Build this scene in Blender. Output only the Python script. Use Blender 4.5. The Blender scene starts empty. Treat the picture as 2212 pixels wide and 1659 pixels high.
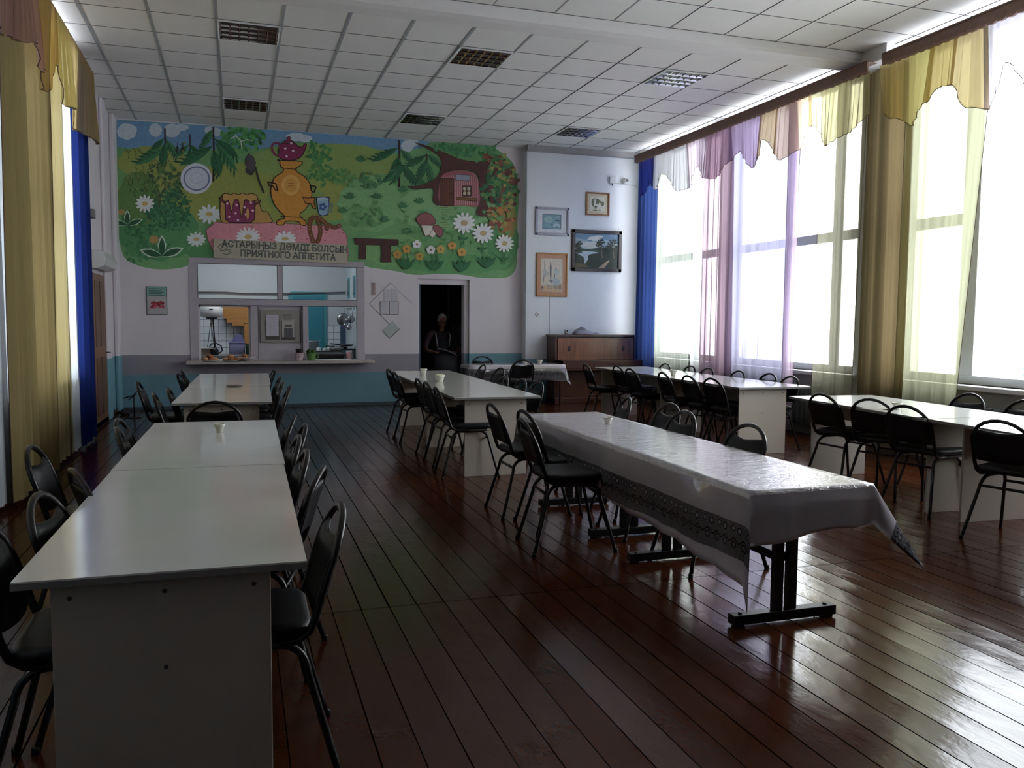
import bpy, bmesh, math, random
from math import sin, cos, pi, radians, sqrt, atan2
from mathutils import Vector, Matrix
random.seed(7)
SC = bpy.context.scene
COL = SC.collection

# ------------------------------------------------------------------ camera
F, YAW, PIT, ROL, H = 1821.3, .314377, .0748629, .0077031, 1.5
def _basis():
    cy, sy, cp, sp, cr, sr = cos(YAW), sin(YAW), cos(PIT), sin(PIT), cos(ROL), sin(ROL)
    Fw = Vector((sy*cp, cy*cp, -sp)); Rt = Vector((cy, -sy, 0)); U = Rt.cross(Fw)
    return cr*Rt+sr*U, -sr*Rt+cr*U, Fw
RT, UP, FW = _basis()
cam = bpy.data.cameras.new('camera'); cam.sensor_fit = 'HORIZONTAL'; cam.sensor_width = 36
cam.lens = F/2212*36; cam.clip_start = .05; cam.clip_end = 500
co = bpy.data.objects.new('camera', cam); COL.objects.link(co)
co.matrix_world = Matrix(((RT.x, UP.x, -FW.x, 0), (RT.y, UP.y, -FW.y, 0), (RT.z, UP.z, -FW.z, H), (0, 0, 0, 1)))
SC.camera = co
def ray(x, y): return RT*((x-1106)/F) - UP*((y-829.5)/F) + FW
def on_y(x, y, Y):                      # where the sight line through a photo point meets the plane Y
    d = ray(x, y); return d*(Y/d.y)+Vector((0, 0, H))

# ------------------------------------------------------------------ world and light
w = bpy.data.worlds.new('sky'); SC.world = w; w.use_nodes = True
bg = w.node_tree.nodes['Background']; bg.inputs[0].default_value = (.90, .95, 1.0, 1); bg.inputs[1].default_value = 9.8
SC.view_settings.view_transform = 'Standard'; SC.view_settings.look = 'None'
SC.view_settings.exposure = .18; SC.view_settings.gamma = 1; SC.view_settings.use_curve_mapping = False
SC.cycles.max_bounces = 9; SC.cycles.diffuse_bounces = 5; SC.cycles.glossy_bounces = 4
SC.cycles.transparent_max_bounces = 16; SC.cycles.transmission_bounces = 6
SC.cycles.caustics_reflective = False; SC.cycles.caustics_refractive = False
SC.cycles.sample_clamp_indirect = 6; SC.cycles.use_denoising = True
SC.cycles.use_adaptive_sampling = True; SC.cycles.adaptive_threshold = .02
def portal(loc, rot, sx, sy):
    l = bpy.data.lights.new('window_daylight', 'AREA'); l.shape = 'RECTANGLE'; l.size = sx; l.size_y = sy
    l.cycles.is_portal = True
    o = bpy.data.objects.new('window_daylight', l); COL.objects.link(o); o.location = loc; o.rotation_euler = rot
RWIN = [(3.0, 4.9), (5.3, 8.0), (8.75, 11.55), (11.95, 14.15)]      # openings of the window wall along Y
LWIN = [(4.6, 6.6), (7.6, 11.0)]
ZS, ZH = .86, 4.6
for a, b in RWIN: portal((7.75, (a+b)/2, (ZS+ZH)/2), (0, pi/2, 0), ZH-ZS, b-a)
for a, b in LWIN: portal((-2.25, (a+b)/2, (ZS+ZH)/2), (0, -pi/2, 0), ZH-ZS, b-a)
def fill_light(loc, rot, sx, sy, e, col=(1, 1, 1)):
    l = bpy.data.lights.new('kitchen_fill_light', 'AREA'); l.shape = 'RECTANGLE'; l.size = sx; l.size_y = sy; l.energy = e; l.color = col
    o = bpy.data.objects.new('kitchen_fill_light', l); COL.objects.link(o); o.location = loc; o.rotation_euler = rot
fill_light((.3, 15.75, 2.85), (radians(28), 0, 0), 2.2, .7, 17, (.93, .97, 1))  # unseen area light added to brighten the kitchen behind the hatch

# ------------------------------------------------------------------ materials
def lin(c):
    c = c/255.; return c/12.92 if c <= .04045 else ((c+.055)/1.055)**2.4
def L3(c): return (lin(c[0]), lin(c[1]), lin(c[2]), 1)
MATS = {}
def M(name, rgb, rough=.6, metal=0, noise=.05, scale=9, bump=0, bscale=60, coat=0, stretch=None, spec=None):
    if name in MATS: return MATS[name]
    m = bpy.data.materials.new(name); m.use_nodes = True; nt = m.node_tree; N = nt.nodes; K = nt.links
    b = N['Principled BSDF']; b.inputs['Roughness'].default_value = rough; b.inputs['Metallic'].default_value = metal
    if coat: b.inputs['Coat Weight'].default_value = coat; b.inputs['Coat Roughness'].default_value = .08
    if spec is not None: b.inputs['Specular IOR Level'].default_value = spec
    tc = N.new('ShaderNodeTexCoord'); mp = N.new('ShaderNodeMapping'); K.new(tc.outputs['Object'], mp.inputs[0])
    if stretch: mp.inputs['Scale'].default_value = stretch
    n = N.new('ShaderNodeTexNoise'); n.inputs['Scale'].default_value = scale; n.inputs['Detail'].default_value = 4; K.new(mp.outputs[0], n.inputs['Vector'])
    r = N.new('ShaderNodeMix'); r.data_type = 'RGBA'
    c = L3(rgb); r.inputs[6].default_value = tuple(min(1, v*(1-noise*2.2)) for v in c[:3])+(1,)
    r.inputs[7].default_value = tuple(min(1, v*(1+noise*2.2)) for v in c[:3])+(1,)
    K.new(n.outputs['Fac'], r.inputs[0]); K.new(r.outputs[2], b.inputs['Base Color'])
    if bump:
        n2 = N.new('ShaderNodeTexNoise'); n2.inputs['Scale'].default_value = bscale; K.new(mp.outputs[0], n2.inputs['Vector'])
        bu = N.new('ShaderNodeBump'); bu.inputs['Strength'].default_value = bump; bu.inputs['Distance'].default_value = .004
        K.new(n2.outputs['Fac'], bu.inputs['Height']); K.new(bu.outputs[0], b.inputs['Normal'])
    MATS[name] = m; return m
class NG:                                # little node helper
    def __init__(s, name):
        s.m = bpy.data.materials.new(name); s.m.use_nodes = True; s.nt = s.m.node_tree; s.N = s.nt.nodes; s.K = s.nt.links
        s.b = s.N['Principled BSDF']; s.tc = s.N.new('ShaderNodeTexCoord')
        sp = s.N.new('ShaderNodeSeparateXYZ'); s.K.new(s.tc.outputs['Object'], sp.inputs[0]); s.x, s.y, s.z = sp.outputs
    def put(s, sock, v):
        if isinstance(v, (int, float)): sock.default_value = v
        elif isinstance(v, tuple): sock.default_value = v
        else: s.K.new(v, sock)
    def mth(s, op, a, b=0., c=0.):
        n = s.N.new('ShaderNodeMath'); n.operation = op; s.put(n.inputs[0], a); s.put(n.inputs[1], b); s.put(n.inputs[2], c); return n.outputs[0]
    def mix(s, f, a, b):
        n = s.N.new('ShaderNodeMix'); n.data_type = 'RGBA'; s.put(n.inputs[0], f); s.put(n.inputs[6], a); s.put(n.inputs[7], b); return n.outputs[2]
    def noise(s, scale, detail=3, vec=None, rough=.5):
        n = s.N.new('ShaderNodeTexNoise'); n.inputs['Scale'].default_value = scale; n.inputs['Detail'].default_value = detail; n.inputs['Roughness'].default_value = rough
        s.K.new(vec or s.tc.outputs['Object'], n.inputs['Vector']); return n.outputs['Fac']
    def mapv(s, sc, loc=(0, 0, 0)):
        n = s.N.new('ShaderNodeMapping'); s.K.new(s.tc.outputs['Object'], n.inputs[0]); n.inputs['Scale'].default_value = sc; n.inputs['Location'].default_value = loc; return n.outputs[0]
    def comb(s, x, y, z):
        n = s.N.new('ShaderNodeCombineXYZ'); s.put(n.inputs[0], x); s.put(n.inputs[1], y); s.put(n.inputs[2], z); return n.outputs[0]
    def white(s, vec):
        n = s.N.new('ShaderNodeTexWhiteNoise'); s.K.new(vec, n.inputs['Vector']); return n.outputs['Value']
    def bump(s, h, strength=1, dist=.01):
        n = s.N.new('ShaderNodeBump'); n.inputs['Strength'].default_value = strength; n.inputs['Distance'].default_value = dist; s.put(n.inputs['Height'], h)
        s.K.new(n.outputs[0], s.b.inputs['Normal']); s.K.new(n.outputs[0], s.b.inputs['Coat Normal']); return n

def wall_mat(name, zt, zg=None, base=(222, 216, 220), teal=(104, 146, 160), grey=(146, 142, 152), xsplit=None):
    g = NG(name); g.b.inputs['Roughness'].default_value = .55
    n1 = g.noise(1.3, 5); n2 = g.noise(35, 4)
    c = g.mix(n1, L3(tuple(v*.95 for v in base)), L3(base))
    if zg is not None:
        f = g.mth('LESS_THAN', g.z, zg)
        if xsplit is not None: f = g.mth('MULTIPLY', f, g.mth('LESS_THAN', g.x, xsplit))
        c = g.mix(f, c, L3(grey))
    tl = g.mix(n1, L3(tuple(v*.9 for v in teal)), L3(tuple(min(255, v*1.07) for v in teal)))
    f = g.mth('LESS_THAN', g.z, zt)
    c = g.mix(f, c, tl)
    if xsplit is not None:
        f = g.mth('MULTIPLY', g.mth('LESS_THAN', g.z, zg), g.mth('GREATER_THAN', g.x, xsplit)); c = g.mix(f, c, tl)
    g.K.new(c, g.b.inputs['Base Color'])
    g.bump(g.mth('ADD', g.mth('MULTIPLY', n1, 3.), g.mth('MULTIPLY', n2, .25)), .5, .012)
    return g.m
m_wall = wall_mat('painted_plaster_back', .573, .897, xsplit=3.95)
m_wallL = wall_mat('painted_plaster_left', .9, teal=(108, 154, 166))
m_wallP = wall_mat('painted_plaster_pier', .80, base=(226, 230, 236))
m_wallW = wall_mat('painted_plaster_window_side', -1, base=(196, 196, 190))
m_wallD = wall_mat('painted_plaster_behind', .9, base=(70, 66, 64))  # unseen end wall, coloured dark so little light bounces forward

def floor_mat():
    g = NG('brown_painted_floorboards'); W = .1465; 
    u = g.mth('DIVIDE', g.x, W); cell = g.mth('FLOOR', u); fr = g.mth('SUBTRACT', u, cell)
    wig = g.mth('MULTIPLY', g.mth('SUBTRACT', g.noise(.6, 2, g.comb(g.mth('MULTIPLY', cell, 3.7), g.y, 0.)), .5), .02)
    row = g.mth('FLOOR', g.mth('DIVIDE', g.mth('SUBTRACT', g.y, .25), 4.05)); fy = g.mth('SUBTRACT', g.mth('DIVIDE', g.mth('SUBTRACT', g.y, .25), 4.05), row)
    fr2 = g.mth('ADD', fr, wig)
    edge = g.mth('MINIMUM', fr2, g.mth('SUBTRACT', 1., fr2))
    rnd = g.white(g.comb(cell, row, 0.))
    gw = g.mth('ADD', .008, g.mth('MULTIPLY', g.white(g.comb(cell, row, 3.)), .022))
    gap = g.mth('LESS_THAN', edge, gw)
    gapy = g.mth('LESS_THAN', g.mth('MINIMUM', fy, g.mth('SUBTRACT', 1., fy)), .0018)
    gp = g.mth('MAXIMUM', gap, g.mth('MULTIPLY', gapy, .8))
    n = g.noise(1.6, 5); n2 = g.noise(14, 3, g.mapv((1, .12, 1)))
    base = g.mix(n, L3((46, 20, 10)), L3((72, 29, 13)))
    base = g.mix(g.mth('MULTIPLY', rnd, .55), base, L3((74, 46, 26)))
    worn = g.mth('GREATER_THAN', g.noise(5, 6, g.mapv((1.6, .35, 1)), .7), .66)
    base = g.mix(g.mth('MULTIPLY', worn, .12), base, L3((58, 34, 24)))
    c = g.mix(gp, base, L3((7, 4, 3))); g.K.new(c, g.b.inputs['Base Color'])
    g.put(g.b.inputs['Roughness'], g.mth('ADD', .10, g.mth('MULTIPLY', n2, .15)))
    g.b.inputs['IOR'].default_value = 1.45
    g.put(g.b.inputs['Specular IOR Level'], g.mth('MULTIPLY', g.mth('SUBTRACT', 1., gp), g.mth('ADD', .14, g.mth('MULTIPLY', g.white(g.comb(cell, row, 9.)), .24))))
    cup = g.mth('MULTIPLY', g.mth('POWER', g.mth('ABSOLUTE', g.mth('SUBTRACT', fr, .5)), 2.), g.mth('SUBTRACT', g.mth('MULTIPLY', rnd, 1.6), .35))
    tilt = g.mth('MULTIPLY', g.mth('SUBTRACT', fr, .5), g.mth('SUBTRACT', g.white(g.comb(cell, row, 5.)), .5))
    wv = g.mth('MULTIPLY', g.noise(9, 3, g.mapv((1, .55, 1))), .34)
    fine = g.mth('MULTIPLY', g.noise(60, 3, g.mapv((1, .5, 1))), .05)
    h = g.mth('ADD', g.mth('ADD', g.mth('MULTIPLY', cup, .55), g.mth('MULTIPLY', tilt, .30)), g.mth('ADD', wv, fine))
    h = g.mth('SUBTRACT', h, g.mth('MULTIPLY', gp, .9))
    g.bump(h, 1, .007)
    return g.m
m_floor = floor_mat()
m_tile = M('mineral_ceiling_tile', (222, 220, 217), .85, noise=.03, scale=2.2, bump=.25, bscale=140)
m_tbar = M('grey_ceiling_rail', (150, 152, 154), .5, noise=.04)
m_gapd = M('dark_ceiling_joint', (66, 66, 68), .8)
m_white = M('white_enamel', (214, 214, 214), .35, noise=.03)
m_frame = M('lilac_grey_paint', (176, 170, 178), .5, noise=.04)
m_framew = M('white_window_paint', (236, 238, 240), .45, noise=.02)
m_lam = M('white_laminate_top', (212, 213, 208), .12, noise=.03, scale=3, spec=.7)
m_lamedge = M('grey_laminate_edge', (120, 118, 116), .4)
m_panel = M('cream_laminate_panel', (168, 160, 149), .38, noise=.04, scale=3)
m_tube = M('dark_enamelled_tube', (34, 31, 32), .28, metal=.35, noise=.2, scale=30)
m_vinyl = M('black_leatherette', (15, 16, 20), .45, spec=.32, noise=.12, scale=14, bump=.25, bscale=220)
m_black = M('black_steel', (15, 15, 17), .42, noise=.1)
m_steel = M('brushed_steel', (165, 168, 172), .25, metal=1, noise=.05)
m_wood = M('varnished_walnut', (104, 66, 46), .3, noise=.22, scale=5, stretch=(5, 5, .6))
m_wood2 = M('polished_dark_walnut', (74, 44, 33), .3, noise=.2, scale=5, stretch=(.6, 5, 5))
m_woodd = M('brown_door_paint', (122, 84, 56), .4, noise=.1, scale=5, stretch=(6, 6, .8))
m_cornice = M('brown_carved_cornice', (122, 94, 80), .55, noise=.12, scale=20)
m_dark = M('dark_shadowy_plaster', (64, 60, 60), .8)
m_snow = M('outdoor_snow', (238, 240, 244), .9, noise=.02)

# ------------------------------------------------------------------ mesh builder
class B:
    def __init__(s): s.v = []; s.f = []; s.mi = []; s.k = 0; s.sm = []
    def add(s, vs, fs, smooth=False):
        o = len(s.v); s.v += [tuple(p) for p in vs]
        for f in fs: s.f.append(tuple(o+i for i in f)); s.mi.append(s.k); s.sm.append(smooth)
        return s
    def box(s, x0, x1, y0, y1, z0, z1, mat=None):
        p = [(x, y, z) for x in (x0, x1) for y in (y0, y1) for z in (z0, z1)]
        if mat: p = [mat @ Vector(q) for q in p]
        return s.add(p, [(0, 1, 3, 2), (4, 6, 7, 5), (0, 4, 5, 1), (2, 3, 7, 6), (0, 2, 6, 4), (1, 5, 7, 3)])
    def rbox(s, x0, x1, y0, y1, z0, z1, r=.01, n=3, top=True):      # box with rounded vertical corners and a soft rim
        pts = []
        for cx, cy, a in ((x1-r, y1-r, 0), (x0+r, y1-r, 90), (x0+r, y0+r, 180), (x1-r, y0+r, 270)):
            for i in range(n+1):
                t = radians(a+90*i/n); pts.append((cx+r*cos(t), cy+r*sin(t)))
        e = min(r*.5, (z1-z0)*.35); cx, cy = (x0+x1)/2, (y0+y1)/2
        rings = []
        def ring(z, ins): return [(cx+(x-cx)*(1-ins/abs(x1-cx)), cy+(y-cy)*(1-ins/abs(y1-cy)), z) for x, y in pts]
        rs = [ring(z0, e), ring(z0+e, 0), ring(z1-e, 0), ring(z1-e*.3, e*.4), ring(z1, e)]
        return s.loft(rs, True, True)
    def loft(s, rings, closed=True, caps=True, smooth=True):
        n = len(rings[0]); vs = [p for r in rings for p in r]; fs = []
        for i in range(len(rings)-1):
            for j in range(n if closed else n-1):
                k = (j+1) % n; fs.append((i*n+j, i*n+k, (i+1)*n+k, (i+1)*n+j))
        o = len(s.v); s.add(vs, fs, smooth)
        if caps:
            s.f.append(tuple(o+j for j in range(n))[::-1]); s.mi.append(s.k); s.sm.append(False)
            s.f.append(tuple(o+(len(rings)-1)*n+j for j in range(n))); s.mi.append(s.k); s.sm.append(False)
        return s
    def tube(s, pts, r, n=8, closed=False, flat=1.0):
        P = [Vector(p) for p in pts]; m = len(P); rad = r if isinstance(r, (list, tuple)) else [r]*m
        rings = []; prev = None
        for i in range(m):
            if closed: t = (P[(i+1) % m]-P[i-1])
            else: t = (P[min(i+1, m-1)]-P[max(i-1, 0)])
            t.normalize()
            if prev is None:
                a = Vector((0, 0, 1)) if abs(t.z) < .9 else Vector((1, 0, 0)); u = t.cross(a).normalized()
            else: u = (prev - t*prev.dot(t)); u = u.normalized() if u.length > 1e-6 else prev
            prev = u; v = t.cross(u)
            rings.append([P[i]+(u*cos(2*pi*j/n)+v*sin(2*pi*j/n)*flat)*rad[i] for j in range(n)])
        if closed: rings.append(rings[0])
        return s.loft(rings, True, not closed)
    def lathe(s, prof, c=(0, 0, 0), n=20, M4=None):
        rings = [[Vector((r*cos(2*pi*j/n), r*sin(2*pi*j/n), z)) for j in range(n)] for r, z in prof]
        if M4: rings = [[M4 @ p for p in r] for r in rings]
        rings = [[p+Vector(c) for p in r] for r in rings]
        return s.loft(rings, True, True)
    def ell(s, c, rx, ry, rz, n=12, m=8, M4=None):
        prof = [(max(.001, sin(pi*i/m)), -cos(pi*i/m)) for i in range(m+1)]
        rings = [[Vector((r*rx*cos(2*pi*j/n), r*ry*sin(2*pi*j/n), z*rz)) for j in range(n)] for r, z in prof]
        if M4: rings = [[M4 @ p for p in r] for r in rings]
        return s.loft([[p+Vector(c) for p in r] for r in rings], True, True)
    def prism(s, pts, z0, z1, M4=None):                              # outline in XY, depth along Z
        n = len(pts); vs = [Vector((x, y, z0)) for x, y in pts]+[Vector((x, y, z1)) for x, y in pts]
        if M4: vs = [M4 @ v for v in vs]
        return s.add(vs, [tuple(range(n))[::-1], tuple(range(n, 2*n))]+[(i, (i+1) % n, n+(i+1) % n, n+i) for i in range(n)])
    def build(s, name, mats, parent=None, bevel=0, loc=None, rotz=0):
        me = bpy.data.meshes.new(name); me.from_pydata([tuple(v) for v in s.v], [], s.f)
        for m in (mats if isinstance(mats, (list, tuple)) else [mats]): me.materials.append(m)
        for p, mi, sm in zip(me.polygons, s.mi, s.sm): p.material_index = mi; p.use_smooth = sm
        bm = bmesh.new(); bm.from_mesh(me); bmesh.ops.recalc_face_normals(bm, faces=bm.faces); bm.to_mesh(me); bm.free()
        me.update()
        o = bpy.data.objects.new(name, me); COL.objects.link(o)
        if parent: o.parent = parent
        if bevel:
            md = o.modifiers.new('bevel', 'BEVEL'); md.width = bevel; md.segments = 2; md.limit_method = 'ANGLE'
        if loc: o.location = loc
        o.rotation_euler.z = rotz
        return o
def tag(o, label, cat, group=None):
    o['label'] = label; o['category'] = cat
    if group: o['group'] = group
    return o
def struct(o): o['kind'] = 'structure'; return o
def thing(name, label, cat, loc=(0, 0, 0), rotz=0, group=None):
    o = bpy.data.objects.new(name, None); o.empty_display_size = .1; COL.objects.link(o); o.location = loc; o.rotation_euler = (0, 0, rotz)
    return tag(o, label, cat, group)
def dup(root, loc, rotz, label, group=None):
    KIDS = [c for c in bpy.data.objects if c.parent == root]
    r = root.copy(); COL.objects.link(r); r.location = loc; r.rotation_euler = (0, 0, rotz); r['label'] = label
    if group: r['group'] = group
    for ch in KIDS:
        c = ch.copy(); COL.objects.link(c); c.parent = r
        for g in [q for q in bpy.data.objects if q.parent == ch]:
            d = g.copy(); COL.objects.link(d); d.parent = c
    return r
def box(name, mats, *a, parent=None, bevel=0): return B().box(*a).build(name, mats, parent, bevel)

# ------------------------------------------------------------------ the room
XL, XR, YB, YN, ZC, PY = -1.85, 7.35, 14.9, -7.0, 4.655, 14.7
struct(box('floor', m_floor, XL-.4, XR+.4, YN, YB+3.4, -.12, 0))
# ceiling: tiles with rails
GP, GX, GY = .662, -2.148, 9.017
b = B(); b.box(XL-.4, XR+.4, YN, YB+.01, ZC, ZC+.15)
b.k = 1
for i in range(1, 16):
    x = GX+GP*i
    if x < XL or x > XR: continue
    wd = .016 if i < 8 else (.010 if i < 10 else .004)
    b.k = 1 if i < 10 else 2
    b.box(x-wd, x+wd, YN, 8.36, ZC-.004, ZC) if i > 9 else b.box(x-.006, x+.006, YN, 8.36, ZC-.004, ZC)
    b.box(x-wd, x+wd, 8.8, YB, ZC-.006, ZC)
b.k = 2
for j in range(-24, 9):
    y = GY+GP*j
    if 8.37 < y < 8.8 or y < YN: continue
    b.box(XL, XR, y-.0035, y+.0035, ZC-.003, ZC)
struct(b.build('ceiling', [m_tile, m_tbar, m_gapd]))
# boxed ceiling beam
b = B(); R = []
prof = [(8.36, ZC), (8.37, ZC-.07), (8.41, ZC-.105), (8.5, ZC-.12), (8.68, ZC-.12), (8.78, ZC-.09), (8.84, ZC-.03), (8.86, ZC)]
b.loft([[(XL, y, z) for y, z in prof], [(XR, y, z) for y, z in prof]], True, True, False)
b.box(7.0, XR, 7.98, 8.37, ZC-.16, ZC)
o = b.build('trim_1', M('beam_plaster', (216, 213, 212), .7, noise=.02, scale=3)); struct(o)
o = box('trim_2', M('soffit_grey', (150, 148, 148), .7), 5.0, XR, 14.55, PY+.01, 4.56, ZC); struct(o)
# back wall with hatch and doorway
HX0, HX1, HZ0, HZ1 = -.66, 2.03, .75, 2.45
DX0, DX1, DZ = 3.06, 4.02, 2.24
b = B(); T = .25
b.box(XL-.4, HX0, YB, YB+T, 0, ZC); b.box(HX0, HX1, YB, YB+T, 0, HZ0); b.box(HX0, HX1, YB, YB+T, HZ1, ZC)
b.box(HX1, DX0, YB, YB+T, 0, ZC); b.box(DX0, DX1, YB, YB+T, DZ, ZC); b.box(DX1, 5.3, YB, YB+T, 0, ZC)
struct(b.build('wall_back', m_wall))
struct(box('wall_pier', m_wallP, 5.03, XR+.4, PY, YB+T+.05, 0, ZC, bevel=.012))
struct(box('wall_behind', m_wallD, XL-.4, XR+.4, YN-.2, YN, 0, ZC))
b = B()
def wallrow(b, x0, x1, wins, y0, y1):
    b.box(x0, x1, y0, y1, 0, ZS); b.box(x0, x1, y0, y1, ZH, ZC)
    e = y0
    for a, c in wins: b.box(x0, x1, e, a, ZS, ZH); e = c
    b.box(x0, x1, e, y1, ZS, ZH)
wallrow(b, XR, XR+.3, RWIN, YN, PY+.05); struct(b.build('wall_right', m_wallW))
b = B(); wallrow(b, XL-.3, XL, LWIN, YN, YB+.1); struct(b.build('wall_left', m_wallL))
# corner pilaster left
struct(box('trim_3', m_wallL, XL, XL+.07, 14.55, YB, 0, ZC, bevel=.02))
struct(box('trim_4', m_wallL, XL, XL+.05, 13.55, 13.9, 0, ZC, bevel=.02))
# skirting along the left wall and back wall
struct(box('baseboard_left', M('dark_brown_skirting', (70, 40, 30), .5), XL, XL+.03, YN, 14.55, 0, .07))
b = B(); b.box(XL+.07, DX0, YB-.02, YB, 0, .05); b.box(DX1, 5.03, YB-.02, YB, 0, .05)
struct(b.build('baseboard_back', M('teal_skirting', (60, 78, 88), .5)))

# windows: frames, panes, sills
m_pane = bpy.data.materials.new('window_glass'); m_pane.use_nodes = True
nt = m_pane.node_tree; nt.nodes.remove(nt.nodes['Principled BSDF'])
tr = nt.nodes.new('ShaderNodeBsdfTransparent'); gl = nt.nodes.new('ShaderNodeBsdfGlossy'); gl.inputs['Roughness'].default_value = .02
lw_ = nt.nodes.new('ShaderNodeLayerWeight'); lw_.inputs[0].default_value = .3; fz = nt.nodes.new('ShaderNodeMath'); fz.operation = 'POWER'; fz.inputs[1].default_value = 4; nt.links.new(lw_.outputs['Facing'], fz.inputs[0]); mx = nt.nodes.new('ShaderNodeMixShader')
nt.links.new(fz.outputs[0], mx.inputs[0]); nt.links.new(tr.outputs[0], mx.inputs[1]); nt.links.new(gl.outputs[0], mx.inputs[2]); nt.links.new(mx.outputs[0], nt.nodes['Material Output'].inputs[0])
def window(n, xa, xb, a, c, mul, room, tc=None):
    b = B(); t = .07
    b.box(xa, xb, a, a+t, ZS, ZH); b.box(xa, xb, c-t, c, ZS, ZH); b.box(xa, xb, a+t, c-t, ZS, ZS+t+.02); b.box(xa, xb, a+t, c-t, ZH-t, ZH)
    b.box(xa+.006, xb-.006, tc or a+t, c-t, 2.57, 2.70)
    for y, hw in mul: b.box(xa+.002, xb-.002, y-hw, y+hw, ZS+t+.02, ZH-t)
    o = struct(b.build('window_%d' % n, m_framew, bevel=.006))
    q = B(); xm = (xa+xb)/2; q.box(xm-.003, xm+.003, a+.02, c-.02, ZS+.02, ZH-.02); q.build('pane', m_pane, o)
    s = B()
    if room > 0: s.box(XR-.12, xa, a-.05, c+.05, ZS-.05, ZS)
    else: s.box(xb, XL+.10, a-.05, c+.05, ZS-.05, ZS)
    s.build('window_sill', m_framew, o, bevel=.008)
window(1, 7.47, 7.54, *RWIN[3], [(12.85, .10)], 1)
window(2, 7.47, 7.54, *RWIN[2], [(10.35, .045), (9.27, .10)], 1)
window(3, 7.47, 7.54, *RWIN[1], [(7.16, .11)], 1, 7.2)
window(4, 7.47, 7.54, *RWIN[0], [(3.95, .10)], 1)
window(5, -2.04, -1.97, *LWIN[1], [(9.3, .10)], -1)
window(6, -2.04, -1.97, *LWIN[0], [(5.6, .10)], -1)

# ------------------------------------------------------------------ painted mural (without its cartoon figures)
class Art:
    """flat painted shapes; tw maps drawing units to the surface, layers stack a fraction of a millimetre apart"""
    def __init__(s, tw, nrm, step=.00007): s.b = B(); s.tw = tw; s.n = Vector(nrm); s.mats = []; s.idx = {}; s.L = 0; s.step = step; s.tone = None; s.c = 0
    def col(s, rgb, rough=.55):
        if s.tone: av = sum(rgb)/3; rgb = tuple(s.tone[0]*(v*(1-s.tone[1])+av*s.tone[1]) for v in rgb)
        k = tuple(int(v) for v in rgb)
        if k not in s.idx:
            s.idx[k] = len(s.mats); s.mats.append(M('paint_%d_%d_%d' % k, k, rough, noise=.09, scale=18))
        return s.idx[k]
    def poly(s, pts, rgb, up=True):
        if up: s.L += 1
        s.b.k = s.col(rgb); s.c += 1; off = s.n*(s.step*(s.L+.9*(s.c % 9)/9))
        s.b.add([s.tw(x, y)+off for x, y in pts], [tuple(range(len(pts)))])
    def layer(s, d=1): s.L += d
    def ell(s, cx, cy, rx, ry, rgb, rot=0, n=18, jit=0, up=True):
        c, q = cos(rot), sin(rot); P = []
        for i in range(n):
            t = 2*pi*i/n; k = 1+random.uniform(-jit, jit); x, y = rx*k*cos(t), ry*k*sin(t); P.append((cx+x*c-y*q, cy+x*q+y*c))
        s.poly(P, rgb, up)
    def stroke(s, pts, w, rgb, up=True):
        if up: s.L += 1
        s.b.k = s.col(rgb); off = s.n*(s.step*s.L)
        for (x0, y0), (x1, y1) in zip(pts, pts[1:]):
            l = math.hypot(x1-x0, y1-y0) or 1; nx, ny = -(y1-y0)/l*w/2, (x1-x0)/l*w/2
            s.b.add([s.tw(*p)+off for p in ((x0+nx, y0+ny), (x1+nx, y1+ny), (x1-nx, y1-ny), (x0-nx, y0-ny))], [(0, 1, 2, 3)])
    def outline(s, pts, w, rgb): s.stroke(list(pts)+[pts[0]], w, rgb)
    def both(s, pts, rgb, line, w=1.6): s.poly(pts, rgb); s.outline(pts, w, line)
    def leaf(s, x, y, l, wd, a, rgb, vein=None, up=True):
        c, q = cos(a), sin(a)
        P = [(0, 0), (.25, .38), (.55, .5), (.8, .3), (1, 0), (.8, -.3), (.55, -.5), (.25, -.38)]
        s.poly([(x+l*px*c-wd*py*q, y+l*px*q+wd*py*c) for px, py in P], rgb, up)
        if vein: s.stroke([(x, y), (x+l*.9*c, y+l*.9*q)], 1.1, vein)
    def daisy(s, x, y, r, sq=1., rot=0, petals=12, pc=(226, 232, 228), cc=(214, 180, 90)):
        s.layer()
        for i in range(petals):
            t = 2*pi*i/petals+rot; px, py = x+r*.62*cos(t), y+r*.62*sin(t)*sq
            s.ell(px, py, r*.38, r*.155*12/petals, pc, atan2(sin(t)*sq, cos(t)), 10, up=False)
        s.layer(); s.ell(x, y, r*.3, r*.26*sq, cc, up=False)
    def bush(s, cx, cy, rx, ry, n, sizes, cols, seedy=0):
        rnd = random.Random(seedy+int(cx)); s.layer()
        for i in range(n):
            t = rnd.uniform(0, 2*pi); k = sqrt(rnd.random()); x, y = cx+rx*k*cos(t), cy+ry*k*sin(t)
            if i % 24 == 0: s.layer()
            z = rnd.uniform(*sizes); s.leaf(x, y, z, z*.62, rnd.uniform(0, 6.28), rnd.choice(cols), up=False)
def catmull(P, k=5, closed=True):
    out = []; n = len(P); rng = range(n if closed else n-1)
    for i in rng:
        if closed: p0, p1, p2, p3 = P[i-1], P[i], P[(i+1) % n], P[(i+2) % n]
        else: p0, p1, p2, p3 = P[max(i-1, 0)], P[i], P[i+1], P[min(i+2, n-1)]
        for j in range(k):
            t = j/k
            out.append(tuple(.5*((2*p1[d])+(-p0[d]+p2[d])*t+(2*p0[d]-5*p1[d]+4*p2[d]-p3[d])*t*t+(-p0[d]+3*p1[d]-3*p2[d]+p3[d])*t**3) for d in (0, 1)))
    if not closed: out.append(tuple(P[-1]))
    return out
def mural_pt(x, y):
    p = on_y(x, y, YB); p.z = min(p.z, ZC-.004); return p
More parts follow.
